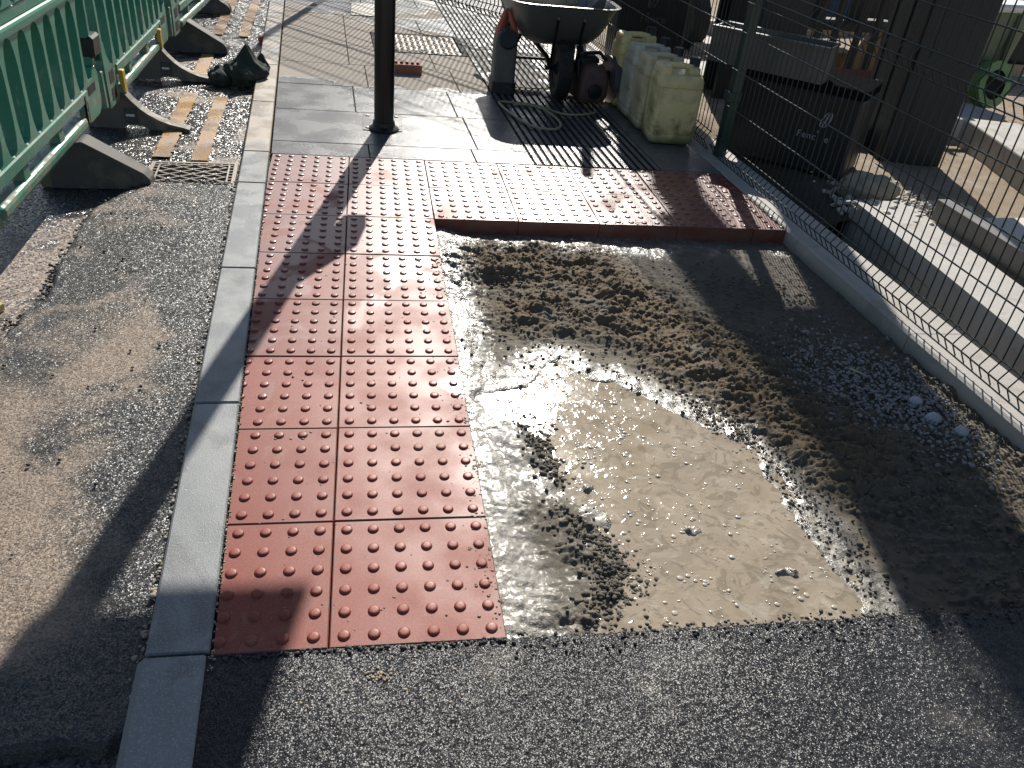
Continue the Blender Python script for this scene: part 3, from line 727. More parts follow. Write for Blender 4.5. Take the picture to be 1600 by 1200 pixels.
pts = [(rg.uniform(.41, 2.2), rg.normal(.004, .010), -.012+rg.random()*.01) for i in range(620)]+[(rg.uniform(.4, 2.2), abs(rg.normal(0, .03))*-1-.002, -.001) for i in range(260)]+[(rg.uniform(-.22, .4), -.004+rg.normal(0, .004), -.001) for i in range(160)]
tag(lumps('path_crumb', pts, [float(np.exp(rg.uniform(math.log(.0015), math.log(.0062)))) for p in pts], simple('crumb_grey', (.05, .047, .042), .7, var=.6, scale=60), 16, rough=.4), kind='stuff')
pts = [(.4-abs(rg.normal(0, .03)), rg.uniform(.02, 2.38), .0005) for i in range(420)]+[(rg.uniform(.42, 1.9), 2.4+abs(rg.normal(0, .03)), .0005) for i in range(120)]+[(rg.uniform(-.2, .4), rg.uniform(.0, 2.4), .0005) for i in range(150)]
tag(lumps('mud_splash', pts, [float(np.exp(rg.uniform(math.log(.0012), math.log(.0055)))) for p in pts], simple('splash', (.20, .165, .12), .6, var=.4, scale=60), 17, squash=(.15, .4), rough=.35), kind='stuff')
# ------------------------------------------------------------------ ground of the site beyond the fence
def f_site(X, Y):
    z = -.105+.05*(fbm(X, Y, 1.3, 4, 7)-.5)+.012*(fbm(X, Y, 18, 3, 8)-.5)+.006*(fbm(X, Y, 50, 2, 3)-.5)
    z = z-.16*sstep(.25, .0, X-(fx(Y)+.30))
    so = np.clip(sstep(1.05, .55, X-fx(Y)+.25*(fbm(X, Y, 4, 3, 77)-.5))*sstep(4.3, 3.8, Y)+sstep(.5, .25, X-fx(Y)), 0, 1)  # ground colour gets darker towards the fence
    return z, {'dark_ground': so}
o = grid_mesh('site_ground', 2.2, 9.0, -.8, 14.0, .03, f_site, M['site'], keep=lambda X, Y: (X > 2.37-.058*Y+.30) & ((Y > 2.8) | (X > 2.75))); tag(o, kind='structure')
sheet('trench', [(2.25, -.8), (2.9, -.8), (2.9, 14), (1.4, 14)], -.26, M['dark_ground'])
sheet('site_far', [(9.0, -5), (60, -5), (60, 60), (9.0, 60)], -.11, M['site']).name = 'site_ground'
sheet('site_back', [(-20, 14), (9, 14), (9, 60), (-20, 60)], -.11, M['site']).name = 'site_ground'
# concrete foundation strip
cs = MB().prism([(2.715, -.5), (2.79, 2.86), (3.12, 2.86), (3.05, -.5)], 'z', -.4, .0).obj('foundation_strip', M['concrete']); tag(cs, kind='structure')
# pale concrete apron further right
ap = MB().prism([(3.35, -.2), (3.42, 2.72), (4.05, 2.78), (5.0, -.2)], 'z', -.4, -.03).obj('concrete_apron', simple('pale_concrete', (.55, .50, .43), .8, var=.15, scale=5, bump=.3)); tag(ap, kind='structure')
pts = []; rad = []
for i in range(700):
    x = rg.uniform(2.75, 3.5); y = rg.normal(3.0, .18)+(3.1-x)*.15
    if x < 2.8 and y > 3: continue
    pts.append((x, y, -.02+rg.random()*.02-.07*(y > 2.87))); rad.append(float(np.exp(rg.uniform(math.log(.005), math.log(.024)))))
tag(lumps('rubble', pts, rad, simple('pale_rubble', (.50, .465, .40), .85, var=.25, scale=20), 22, sub=1), kind='stuff')

# ------------------------------------------------------------------ traffic signal on a black pole
ts = thing('traffic_signal', 'black traffic signal pole standing through a square plate in the wet paving', 'traffic signal', (.193, 3.712, 0))
MB().lathe([(.0575, 0), (.0575, 3.35), (.05, 3.37)], 28).obj('pole', M['black_paint'], ts)
MB().lathe([(.088, .004), (.088, .012), (.076, .020), (.066, .026), (.064, .05), (.0585, .055)], 28).obj('base_collar', M['black_paint'], ts)
pb = MB().prism([(.085, .955), (.183, .95), (.19, 1.10), (.045, 1.35), (.045, 1.12), (.075, 1.04)], 'y', -.07, .06).obj('push_button_unit', M['black'], ts)
MB().lathe([(.018, 0), (.018, .012), (.012, .016)], 12, Matrix.Translation((.115, -.07, 1.08)) @ Matrix.Rotation(R(90), 4, 'X')).obj('button', M['steel'], pb)
bb = MB().box(-.06, .54, .10, .115, 2.55, 3.47, .01).obj('backing_board', M['black'], ts)
hd = MB().box(.12, .39, -.09, .10, 2.62, 3.39, .02).obj('signal_head', M['black'], ts)
for k, (cl, nm) in enumerate((((.35, .02, .015), 'red_lens'), ((.35, .16, .01), 'amber_lens'), ((.01, .22, .10), 'green_lens'))):
    zz = 3.27-k*.25
    MB().lathe([(.095, 0), (.08, .02), (.03, .035)], 20, Matrix.Translation((.255, -.09, zz)) @ Matrix.Rotation(R(90), 4, 'X')).obj('lens', simple(nm, cl, .2), hd)
    MB().tube([(.255+.1*math.cos(a), -.14, zz+.1*math.sin(a)) for a in np.linspace(-.3, math.pi+.3, 12)], .02, 4).obj('visor', M['black'], hd)
MB().box(-.05, .13, -.03, .03, 2.70, 2.74).box(-.05, .13, -.03, .03, 3.2, 3.24).obj('bracket', M['black_paint'], ts)
# ------------------------------------------------------------------ green plastic barriers and their feet
def slat_mesh(h):
    pr = [(-.072, 0), (-.040, .018), (-.024, .06), (-.016, .12), (-.015, h-.12), (-.024, h-.06), (-.040, h-.018), (-.072, h), (.072, h), (.040, h-.018), (.024, h-.06), (.015, h-.12), (.016, .12), (.024, .06), (.040, .018), (.072, 0)]
    return MB().prism(pr, 'x', -.055, .024).mesh('slat')
SLAT = slat_mesh(.40); SLAT2 = slat_mesh(.26)
BL = 1.62
def make_barrier():
    b = thing('plastic_barrier', '', 'barrier', (0, 0, 0), 0, 'green plastic barriers along the road')
    G = M['green']
    MB().box(-.026, .022, .0, .05, .43, 1.20, .010).obj('end_post', G, b)
    MB().box(-.026, .022, BL-.05, BL-.005, .43, 1.20, .010).obj('end_post', G, b)
    MB().box(-.030, .026, .05, BL-.05, 1.13, 1.20, .014).obj('top_rail', G, b)
    MB().box(-.032, .034, .0, BL, .772, .815, .012, seg=2).box(-.024, .020, .05, BL-.05, .815, .862, .004).obj('mid_rail', G, b)
    MB().box(-.030, .030, .20, BL-.22, .315, .382, .012).obj('lower_rail', G, b)
    MB().box(-.032, .036, .20, BL-.30, .215, .268, .016, seg=2).obj('bottom_rail', G, b)
    # solid end plates with a rounded lower corner
    e1 = [(BL-.22, .215), (BL-.06, .215), (BL-.02, .235), (BL, .275), (BL, .40), (BL-.03, .435), (BL-.08, .44), (BL-.10, .40), (BL-.22, .384)]
    MB().prism(e1, 'x', -.024, .022).obj('end_plate', G, b)
    e0 = [(.0, .20), (.20, .20), (.20, .384), (.12, .40), (.07, .46), (.05, .52), (.0, .52)]
    MB().prism(e0, 'x', -.024, .022).obj('end_plate', G, b)
    MB().box(.0222, .0236, BL-.19, BL-.07, .335, .375).obj('opening_shade', M['dark'], b)  # black plate on the solid end, painted as the shade inside a hole
    MB().box(.0222, .0236, .06, .15, .225, .285).box(.0222, .0236, .06, .15, .31, .37).obj('opening_shade', M['dark'], b)  # two more black plates painted as shaded holes
    n = 9; pitch = (BL-.10)/(n+1)
    for k in range(n):
        link('slat', SLAT, G, b, (0, .05+pitch*(k+1), .376))
        link('slat', SLAT2, G, b, (0, .05+pitch*(k+1), .866))
    for k in (2, 5):
        MB().box(-.022, .024, -.035, .035, .26, .32, .004).obj('rail_stub', G, b, (0, .05+pitch*(k+1), 0))
    MB().box(-.035, .035, -.075, .06, .475, .575, .012).obj('clip', M['black'], b, (.004, BL+.02, 0))
    MB().box(-.02, .018, -.10, -.06, .21, .40, .006).obj('end_tab', G, b, (.0, .04, 0))
    MB().box(.0225, .032, BL-.29, BL-.265, .225, .36, .003).obj('recess_shade', M['dark'], b)  # black block painted as the shade of a recess
    MB().box(.0325, .034, BL-.285, BL-.27, .30, .35).box(.0325, .034, BL-.285, BL-.27, .235, .285).obj('slot_window', M['foot_tan'], b)
    return b
bars = [(1.66, -1.25, 0, 'green plastic barrier nearest the camera, left edge of the road'), (3.44, -1.25, .004, 'second green plastic barrier from the camera, between the two brown curved feet'), (5.16, -1.24, -.03, 'third green plastic barrier from the camera, farther up the road')]
pb0 = make_barrier()
for i, (y, x, rz, lb) in enumerate(bars):
    b = pb0 if i == 0 else copy_tree(pb0)
    b.location = (x, y, -.054-(.0, .025, .02)[i]); b.rotation_euler = (0, (.012, -.01, .0)[i], rz); b['label'] = lb
# feet
def wedge():
    t = thing('barrier_foot', '', 'barrier foot', (0, 0, 0), 0, 'feet holding up the green barriers')
    bm = bmesh.new(); P = [(-.10, .0), (-.10, .075), (.015, .215), (.06, .225), (.305, .080), (.33, .05), (.33, .0)]
    wd = lambda x: .062 if x < .2 else .052
    A = [bm.verts.new((x, -wd(x), z)) for x, z in P]; B = [bm.verts.new((x, wd(x), z)) for x, z in P]
    n_ = len(P); bm.faces.new(A); bm.faces.new(B[::-1])
    for k in range(n_): bm.faces.new((A[k], B[k], B[(k+1) % n_], A[(k+1) % n_]))
    bmesh.ops.recalc_face_normals(bm, faces=bm.faces[:]); bmesh.ops.bevel(bm, geom=bm.edges[:], offset=.005, segments=1, affect='EDGES')
    me = bpy.data.meshes.new('block'); bm.to_mesh(me); bm.free(); link('block', me, M['rubber'], t)
    MB().prism([(-.15, 0), (-.101, 0), (-.03, .158), (-.05, .16), (-.155, .03)], 'y', -.045, .045).obj('back_plate', simple('foot_back', (.16, .145, .07), .7), t)
    return t
def curved():
    t = thing('barrier_foot', '', 'barrier foot', (0, 0, 0), 0, 'feet holding up the green barriers')
    top = [(.0, .195), (.04, .192), (.07, .155), (.11, .115), (.15, .085), (.20, .058), (.26, .036), (.31, .026), (.335, .022)]
    poly = [(-.18, .0), (-.19, .03), (-.16, .07), (-.11, .13), (-.06, .185), (-.03, .195)]+top+[(.34, .012), (.335, .0), (.26, .0), (.14, .0), (.11, .020), (.03, .020), (.0, .0)]
    MB().prism(poly, 'y', -.018, .018).obj('web', M['foot_tan'], t)
    fl = MB()
    for (x0, z0), (x1, z1) in zip(top[:-1], top[1:]):
        fl.prism([(x0, z0-.010), (x1, z1-.010), (x1, z1+.004), (x0, z0+.004)], 'y', -.034, .034)
    fl.obj('flange', M['foot_tan'], t)
    MB().box(.02, .085, -.026, -.0185, .035, .115, .003).obj('pocket', M['rubber'], t)
    MB().box(.03, .075, -.029, -.0265, .072, .084).obj('slot', M['white'], t)
    MB().prism([(.325, .0), (.36, .0), (.36, .018), (.335, .024)], 'y', -.034, .034).obj('toe', M['foot_tan'], t)
    MB().box(-.012, .012, -.022, .022, .196, .315, .004).obj('locking_tab', M['yellow'], t, (.035, 0, 0))
    return t
FW = wedge(); FC = curved()
feet = [(FW, -1.25, 2.80, 0.02, 'grey wedge foot nearest the camera, its toe beside the drain grate'), (FC, -1.25, 3.68, -.03, 'brown curved foot with a yellow tab, nearer of the two curved ones'), (FC, -1.26, 4.72, .02, 'brown curved foot with a yellow tab, pointing at the dark sack'), (FW, -1.26, 5.54, .0, 'grey wedge foot behind the curved ones, beyond the dark sack'), (FW, -1.42, 7.0, -.02, 'farthest grey wedge foot, at the top edge of the road')]
used = set()
for src, x, y, rz, lb in feet:
    f = src if id(src) not in used else copy_tree(src); used.add(id(src))
    f.location = (x, y, -.052); f.rotation_euler = (0, 0, rz); f['label'] = lb

# drain grate by the kerb
dg = thing('drain_grate', 'rusty square cast iron drain grate set in the road against the kerb', 'drain', (-.77, 2.975, -.046), .055)
MB().box(-.205, .205, -.165, .165, -.03, -.012).obj('gully', M['dark'], dg)
MB().box(-.21, .21, -.168, -.152, -.012, .004).box(-.21, .21, .152, .168, -.012, .004).box(-.21, -.192, -.152, .152, -.012, .004).box(.192, .21, -.152, .152, -.012, .004).obj('frame', M['iron'], dg)
bar_i = 0
for sgn in (1, -1):
    for k in range(-9, 10):
        off = k*.066
        # line x*sx + y = off clipped to the inner rectangle
        pts = []
        for t in np.linspace(-.4, .4, 161):
            x, y = t, off+sgn*t*.62
            if abs(x) <= .165 and abs(y) <= .128: pts.append((x, y))
        if len(pts) < 6: continue
        (xa, ya), (xb, yb) = pts[0], pts[-1]
        zt = .002 if sgn > 0 else .0005
        L = math.hypot(xb-xa, yb-ya)
        mb = MB().box(-L/2, L/2, -.0045, .0045, -.012, zt, .001)
        o = mb.obj('grate_bar', M['iron'], dg, ((xa+xb)/2, (ya+yb)/2, 0)); o.rotation_euler = (0, 0, math.atan2(yb-ya, xb-xa))
MB().box(-.19, .19, -.136, -.128, -.011, .003).box(-.19, .19, .128, .136, -.011, .003).box(-.173, -.165, -.128, .128, -.011, .003).box(.165, .173, -.128, .128, -.011, .003).obj('rim', M['iron'], dg)
tm = MB().box(-.004, .004, -.009, .009, -.011, .002).mesh('tooth')
for k in range(10): link('tooth', tm, M['iron'], dg, (-.165+k*.0367, .144, 0))
tm2 = MB().box(-.0095, .0095, -.004, .004, -.011, .002).mesh('tooth')
for sx in (-1, 1):
    for k in range(6): link('tooth', tm2, M['iron'], dg, (sx*.1825, -.10+k*.04, 0))
pts = [(-.77+rg.uniform(-.2, .2), 2.85+rg.normal(0, .01), -.038) for i in range(40)]
tag(lumps('grate_debris', pts, [rg.uniform(.004, .011) for p in pts], M['gravel'], 33), kind='stuff')

# dark sack on the road
def sack(name, rx, ry, h, seed, mat, peak=(.05, .05), pk=.35):
    V, F_ = ico(5); v = V.copy(); x, y, z = v[:, 0], v[:, 1], v[:, 2]
    fold = billow(x*1.0+z*.6+seed, y*1.0-z*.4, 2.2, 4, seed)-.4
    ang = np.arctan2(y, x); crease = .09*np.sin(ang*5+seed+2.5*z)*np.clip(z+.4, 0, 1.2)
    r = 1+.34*fold+crease
    X = x*r*rx; Yv = y*r*ry; Z = (z*.5+.5)*h*(.70+.3*r)
    d = np.hypot(x-peak[0], y-peak[1]); up = np.exp(-(d/.30)**2)*(z > 0); Z = Z+pk*h*up
    Z = np.where(z < -.5, Z*.3, Z)
    return np_mesh(name, np.stack([X, Yv, np.maximum(Z, 0)], 1), F_, mat)
sk = thing('sack', 'crumpled dark green sandbag sack slumped on the road against the kerb', 'sandbag', (-.735, 4.73, -.05))
o = sack('bag', .15, .15, .15, 3, M['bag'], (.1, .0), .75); o.parent = sk; o.location = (.03, 0, 0)
o = sack('loose_end', .09, .11, .10, 8, M['bag'], (-.2, .1), .2); o.parent = sk; o.location = (-.12, -.03, 0)
o = sack('mouth', .09, .07, .10, 5, M['bag'], (.4, .1), .5); o.parent = sk; o.location = (.09, .11, .03)
# bits lying about on the road
o = MB().box(-.06, .045, -.022, .022, 0, .03, .003).obj('wood_offcut', M['yellow_wood'], None, (-1.225, 1.58, -.052)); o.rotation_euler = (0, 0, -.35); tag(o, 'short pale yellow wood offcut lying on the road at the left edge', 'offcut')
o = lumps('red_rag', [(-.70, 5.95, -.03), (-.72, 5.99, -.035), (-.69, 5.90, -.035)], [.04, .03, .03], M['red'], 5, sub=2, rough=.3); tag(o, 'crumpled red plastic litter in the gutter beside the kerb', 'litter')

# ------------------------------------------------------------------ brick
br = thing('brick', 'single red perforated brick lying on the pavement beside the black pole', 'brick', (.385, 5.09, 0), .02)
bk = MB(); 
for a, b in ((-.051, -.036), (.036, .051)): bk.box(-.107, .107, a, b, 0, .065)
for k in range(6): xx = -.107+k*.0394; bk.box(xx, xx+.017, -.036, .036, 0, .065)
bk.box(-.107, .107, -.036, .036, 0, .012); bk.obj('body', M['brick'], br)

# ------------------------------------------------------------------ green mesh fence
WR = .0029
def vwire_mesh(zs, zt, folds, r=WR):
    pts = [(0, 0, zs)]
    for zf in folds: pts += [(0, 0, zf-.05), (-.006, 0, zf-.043), (-.032, 0, zf-.004), (-.032, 0, zf+.004), (-.006, 0, zf+.043), (0, 0, zf+.05)]
    pts.append((0, 0, zt)); pts = [p for i, p in enumerate(pts) if i == 0 or (Vector(p)-Vector(pts[i-1])).length > 1e-4]
    return MB().tube(pts, r, 5).mesh('vertical_wire')
def make_panel(parent, length, zt, z0=.028, wr=WR):
    """panel in local frame: runs along +Y from origin, folds towards -X"""
    folds = [z0+.055, z0+.90, z0+1.7]
    p = bpy.data.objects.new('mesh_panel', None); COL.objects.link(p); p.parent = parent
    vm = vwire_mesh(z0, zt, folds, wr); n = int(length/.05)
    for k in range(n+1): link('vertical_wire', vm, M['fence'], p, (0, .02+k*.05, 0))
    hm = MB().tube([(0, 0, 0), (0, length, 0)], wr+.0003, 6).mesh('horizontal_wire')
    hs = [(0, z0), (-.032, z0+.055), (0, z0+.108)]
    z = z0+.30
    while z < zt:
        if abs(z-folds[1]) > .06 and abs(z-folds[2]) > .06: hs.append((0, z))
        else: hs += [(0, z-.05), (-.032, z), (0, z+.05)]
        z += .2
    hs.append((0, zt-.01))
    for x, z in hs: link('horizontal_wire', hm, M['fence'], p, (x-.0055, 0, z))
    return p
mf = thing('mesh_fence', 'long green V fold wire mesh fence on the concrete edging along the site', 'fence')
ang = math.atan(.058)
def post(x, y, parent, h=2.5):
    o = MB().box(-.03, .03, -.03, .03, -.05, h, .005).obj('post', M['post'], parent, (x, y, 0)); o.rotation_euler = (0, 0, ang)
    for z in (.36, 1.1, 1.9):
        c = MB().box(-.048, .036, -.036, .036, z-.03, z+.03, .004).obj('clamp', M['post'], o); MB().lathe([(.008, 0), (.008, .008)], 6, Matrix.Translation((-.048, 0, z)) @ Matrix.Rotation(R(-90), 4, 'Y')).obj('bolt', M['galv'], o)
    return o
for y in (.42, 3.52, 6.62):
    post(fx(y)+.065, y, mf)
for y in (.45, 3.55):
    p = make_panel(mf, 3.03, 2.4); p.location = (fx(y), y, 0); p.rotation_euler = (0, 0, ang)
# panel turning across the pavement behind the wheelbarrow
gf = thing('mesh_fence', 'green wire mesh fence turning across the pavement behind the wheelbarrow', 'fence')
xg, yg = 1.95, 6.60
for k in range(2):
    a = math.atan2(1.0, -.86)             # direction of the return
    ca, sa = math.cos(a), math.sin(a)
    x, y = xg+ca*k*3.11, yg+sa*k*3.11
    p = make_panel(gf, 3.05, 2.45, .03, .0052); p.location = (x, y, 0); p.rotation_euler = (0, 0, a-math.pi/2)
    o = MB().box(-.028, .028, -.028, .028, 0, 2.5, .004).obj('post', M['post'], gf, (x+ca*3.08, y+sa*3.08, 0)); o.rotation_euler = (0, 0, a)

# ------------------------------------------------------------------ jerrycans
def m_can(name, a, b, stain):
    n = N(name, .38)
    c = n.mix(n.noise(7, 4, .6, n.oc), a, b)
    z = n.sep(n.oc)[2]
    c = n.mix(n.math('MULTIPLY', n.ramp(n.noise(6, 5, .62, n.oc, .3), .42, .62), n.ramp(z, .05, .40, .95, .4)), c, stain)
    c = n.mix(n.math('MULTIPLY', n.ramp(n.noise(13, 5, .7, n.oc), .56, .68), n.ramp(z, .12, .36, .8, .0)), c, (.13, .135, .09))
    c = n.mix(n.ramp(n.noise(30, 4, .7, n.oc), .66, .74, 0, .7), c, (.16, .13, .08))
    c = n.mix(n.ramp(z, .0, .09, .75, 0), c, (.17, .17, .07))
    n.col(c); n.b.inputs['Subsurface Weight'].default_value = .35; n.b.inputs['Subsurface Radius'].default_value = (.06, .05, .03); n.b.inputs['Subsurface Scale'].default_value = .6
    n.bump(n.noise(14, 3, .5, n.oc), .2, .006); return n.m
def make_can(mat):
    t = thing('jerrycan', '', 'jerrycan', (0, 0, 0), 0, 'plastic jerrycans in a row by the fence')
    S = [(0, .118, .092, .03), (.012, .136, .108, .035), (.03, .143, .114, .035), (.055, .143, .114, .035), (.06, .140, .111, .035), (.066, .140, .111, .035), (.071, .143, .114, .035), (.33, .145, .115, .035), (.335, .142, .112, .035), (.342, .142, .112, .035), (.347, .145, .115, .035), (.385, .143, .112, .035), (.405, .135, .103, .032), (.412, .125, .092, .03)]
    MB().loft([rrect(hx, hy, r, 5, z) for z, hx, hy, r in S]).obj('body', mat, t)
    # raised left shoulder, bridge handle and neck
    MB().loft([rrect(.040, .090, .026, 4, .405, -.098), rrect(.038, .086, .026, 4, .445, -.098), rrect(.028, .074, .022, 4, .458, -.098)]).obj('shoulder', mat, t)
    MB().loft([rrect(.038, .05, .022, 4, .405, .088), rrect(.036, .046, .022, 4, .445, .088), rrect(.026, .036, .018, 4, .452, .088)]).obj('neck', mat, t)
    MB().tube([(-.10, 0, .445), (-.05, 0, .452), (.02, 0, .454), (.08, 0, .442)], [.020, .017, .017, .020], 10).obj('handle', mat, t)
    cp = MB(); cp.lathe([(.033, .44), (.034, .492), (.030, .500)], 18, Matrix.Translation((.098, .03, 0))); cp.obj('cap', M['black_cap'], t)
    return t
cans = [((.84, .70, .36), (.70, .59, .30), (.27, .26, .07), 1.968, 3.79, 'jerrycan nearest the camera, white plastic with green algae stains'), ((.72, .61, .36), (.60, .52, .33), (.36, .31, .18), 1.955, 4.06, 'second jerrycan from the camera, dirty beige plastic'), ((.68, .62, .48), (.58, .54, .42), (.36, .33, .24), 1.945, 4.31, 'third jerrycan from the camera, bluish white plastic'), ((.85, .72, .30), (.78, .68, .34), (.50, .38, .14), 1.925, 4.58, 'farthest jerrycan in the row, yellow plastic')]
for i, (a, b, s, x, y, lb) in enumerate(cans):
    c = make_can(m_can('can_plastic', a, b, s)); c.location = (x, y, .003); c.rotation_euler = (0, 0, (-.05, .02, .05, .0)[i]); c['label'] = lb
    c.scale = (1.0, 1.02, (1.0, .99, 1.0, 1.03)[i])

# ------------------------------------------------------------------ grimy canister with orange handle
gc = thing('canister', 'grimy grey canister with an orange handle and big black cap beside the wheelbarrow', 'canister', (1.045, 4.78, .003), -.06)
S = [(0, .078, .135, .025), (.01, .082, .14, .028), (.075, .082, .14, .028), (.08, .076, .134, .028), (.09, .076, .134, .028), (.30, .076, .134, .03), (.37, .070, .125, .03), (.40, .05, .10, .03)]
MB().loft([rrect(hx, hy, r, 5, z) for z, hx, hy, r in S]).obj('body', M['can_dark'], gc)
MB().loft([rrect(.085, .143, .028, 5, .0), rrect(.085, .143, .028, 5, .078)]).obj('base_band', M['black_cap'], gc)
cap = MB(); Mx = Matrix.Translation((.008, -.115, .355)) @ Matrix.Rotation(R(68), 4, 'X'); cap.lathe([(.062, -.03), (.062, .022), (.056, .03), (.03, .031)], 22, Mx); co = cap.obj('cap', M['black_cap'], gc)
rb = MB()
for k in range(16):
    a = k*2*math.pi/16; rb.box(-.004, .004, -.004, .004, -.02, .02, M=Mx @ Matrix.Translation((.062*math.cos(a), .062*math.sin(a), 0)))
rb.obj('cap_grip', M['black_cap'], co)
h = MB(); h.tube([(-.055, -.03, .375), (-.045, -.02, .43), (-.015, .0, .505), (.0, .02, .515)], [.022, .02, .019, .018], 8); h.tube([(.065, -.03, .375), (.045, -.02, .43), (.015, .0, .505), (.0, .02, .515)], [.022, .02, .019, .018], 8); h.tube([(0, .02, .515), (0, .08, .47), (0, .12, .39)], [.02, .018, .02], 8)
h.obj('handle', M['orange'], gc)
MB().box(-.078, .078, -.08, .12, .365, .395, .015).obj('collar', M['orange'], gc)

# ------------------------------------------------------------------ wheelbarrow, wheel towards the camera
wb = thing('wheelbarrow', 'metal wheelbarrow seen from the front with its single knobbly tyre towards the camera', 'wheelbarrow', (1.43, 4.64, .003), .0)
# tray: lofted rings, open top
def ring(z, x0, x1, y0, y1, r): return rrect((x1-x0)/2, (y1-y0)/2, r, 6, z, (x0+x1)/2, (y0+y1)/2)
outer = [ring(.345, -.22, .16, .02, .62, .10), ring(.37, -.27, .20, -.04, .68, .13), ring(.43, -.32, .25, -.10, .74, .15), ring(.52, -.365, .29, -.15, .79, .15), ring(.615, -.395, .325, -.19, .83, .15), ring(.625, -.415, .345, -.21, .85, .16), ring(.628, -.405, .335, -.20, .84, .16)]
inner = [ring(.62, -.388, .318, -.183, .823, .148), ring(.43, -.31, .24, -.09, .73, .145), ring(.365, -.22, .16, .02, .62, .10)]
tr = MB().loft(outer+inner, cap=True).obj('tray', M['tray'], wb)
wl = bpy.data.objects.new('wheel', None); COL.objects.link(wl); wl.parent = wb; wl.location = (-.005, -.02, .2)
def ringpts(rr, x, n=28): return [(x, rr*math.cos(k*2*math.pi/n), rr*math.sin(k*2*math.pi/n)) for k in range(n)]
ty = MB()
prof = [(.125, -.035), (.15, -.048), (.178, -.048), (.192, -.036), (.196, -.015), (.196, .015), (.192, .036), (.178, .048), (.15, .048), (.125, .035)]
ty.loft([ringpts(r_, x_) for r_, x_ in prof]+[ringpts(.125, -.035)], cap=False); ty.obj('tyre', M['tyre'], wl)
tk = MB()
for k in range(30):
    a = k*2*math.pi/30
    for j, xx in enumerate((-.033, -.011, .011, .033)):
        aa = a+(.1 if j % 2 else 0)
        tk.box(-.008, .008, -.012, .012, .190 if abs(xx) < .02 else .184, .203 if abs(xx) < .02 else .197, .002, Matrix.Rotation(aa, 4, 'X') @ Matrix.Translation((xx, 0, 0)))
tk.obj('tread', M['tyre'], wl)
MB().lathe([(.125, -.03), (.06, -.02), (.03, -.045), (.03, .045), (.06, .02), (.125, .03)], 24, Matrix.Rotation(R(90), 4, 'Y')).obj('rim', M['dark_steel'], wl)
for sx in (-1, 1):
    xo = .088*sx-.005
    MB().box(xo-.010, xo+.010, -.165, -.145, .18, .56, .002, ).obj('front_strap', M['black_paint'], wb) if False else None
    MB().tube([(xo, -.02, .20), (xo*1.05, -.10, .30), (xo*1.0, -.115, .44), (xo*1.0, -.165, .555)], .0095, 8).obj('front_strap', M['black_paint'], wb)
    MB().lathe([(.013, 0), (.013, .006), (.007, .01)], 8, Matrix.Translation((xo, -.167, .545)) @ Matrix.Rotation(R(70), 4, 'X')).obj('bolt', M['galv'], wb)
    MB().tube([(xo, -.05, .205), (xo, .06, .25), (xo*1.7-.02, .22, .335), (sx*.24-.04, .70, .36), (sx*.29-.03, 1.0, .50), (sx*.31-.03, 1.35, .60)], .016, 10).obj('frame_tube', M['black_paint'], wb)
    MB().tube([(sx*.31-.03, 1.22, .565), (sx*.312-.03, 1.37, .607)], .021, 10).obj('grip', M['tyre'], wb)
    lg = MB().tube([(sx*.22-.035, .30, .345), (sx*.33-.03, .42, .02), (sx*.33-.03, .50, .012), (sx*.25-.035, .66, .355)], .013, 8); lg.obj('leg', M['black_paint'], wb)
MB().tube([(-.12, -.02, .2), (.12, -.02, .2)], .014, 8).obj('axle', M['black_paint'], wb)
MB().tube([(-.335, .43, .16), (.275, .43, .16)], .012, 8).obj('cross_brace', M['black_paint'], wb)
# in the tray
o = lumps('sand_heap', [(1.36, 4.98, .585), (1.28, 5.08, .56), (1.45, 5.1, .57), (1.36, 5.25, .56)], [.16, .15, .14, .16], simple('pale_mix', (.45, .37, .26), .9, var=.2, scale=30, bump=.8), 44, sub=3, squash=(.35, .5), rough=.06, smooth=True); tag(o, 'pale sandy mix heaped in the wheelbarrow tray', 'sand')
sv = thing('shovel', 'grey shovel blade sticking up out of the wheelbarrow tray', 'shovel', (1.62, 4.82, .60), .0)
MB().prism([(-.05, -.09), (.07, .05), (.11, .04), (.10, -.10)], 'y', -.006, .006).obj('blade', M['galv'], sv)
MB().tube([(.09, 0, .03), (.25, .25, .20), (.35, .55, .32)], .016, 8).obj('shaft', M['timber'], sv)

# ------------------------------------------------------------------ cut off saw standing beside the wheel
cs_ = thing('disc_cutter', 'dirty petrol disc cutter with a round blade guard, between wheelbarrow and jerrycans', 'disc cutter', (1.66, 4.62, .0), .10)
MB().loft([rrect(.09, .13, .03, 4, .02, -.03), rrect(.105, .15, .04, 4, .06, -.03), rrect(.105, .15, .04, 4, .18, -.03), rrect(.085, .13, .04, 4, .24, -.03), rrect(.06, .10, .03, 4, .265, -.03)]).obj('body', M['saw'], cs_)
MB().loft([rrect(.075, .07, .02, 4, .22, -.04, .05), rrect(.07, .065, .02, 4, .29, -.04, .05), rrect(.05, .05, .02, 4, .30, -.04, .05)]).obj('air_filter', M['black'], cs_)
gp = [(.155*math.cos(a), .155*math.sin(a)) for a in np.linspace(R(-20), R(200), 20)]+[(.06*math.cos(a), .06*math.sin(a)) for a in np.linspace(R(200), R(-20), 8)]
MB().prism([(u-.06, v+.165) for u, v in gp], 'x', .085, .135).obj('blade_guard', M['guard'], cs_)
MB().lathe([(.15, -.002), (.15, .002)], 40, Matrix.Translation((.11, -.06, .160)) @ Matrix.Rotation(R(90), 4, 'Y')).obj('disc', M['steel'], cs_)
MB().tube([(-.12, -.06, .12), (-.14, -.05, .27), (-.09, -.03, .325), (.02, -.02, .33), (.07, -.03, .28)], .013, 8).obj('front_handle', M['black'], cs_)
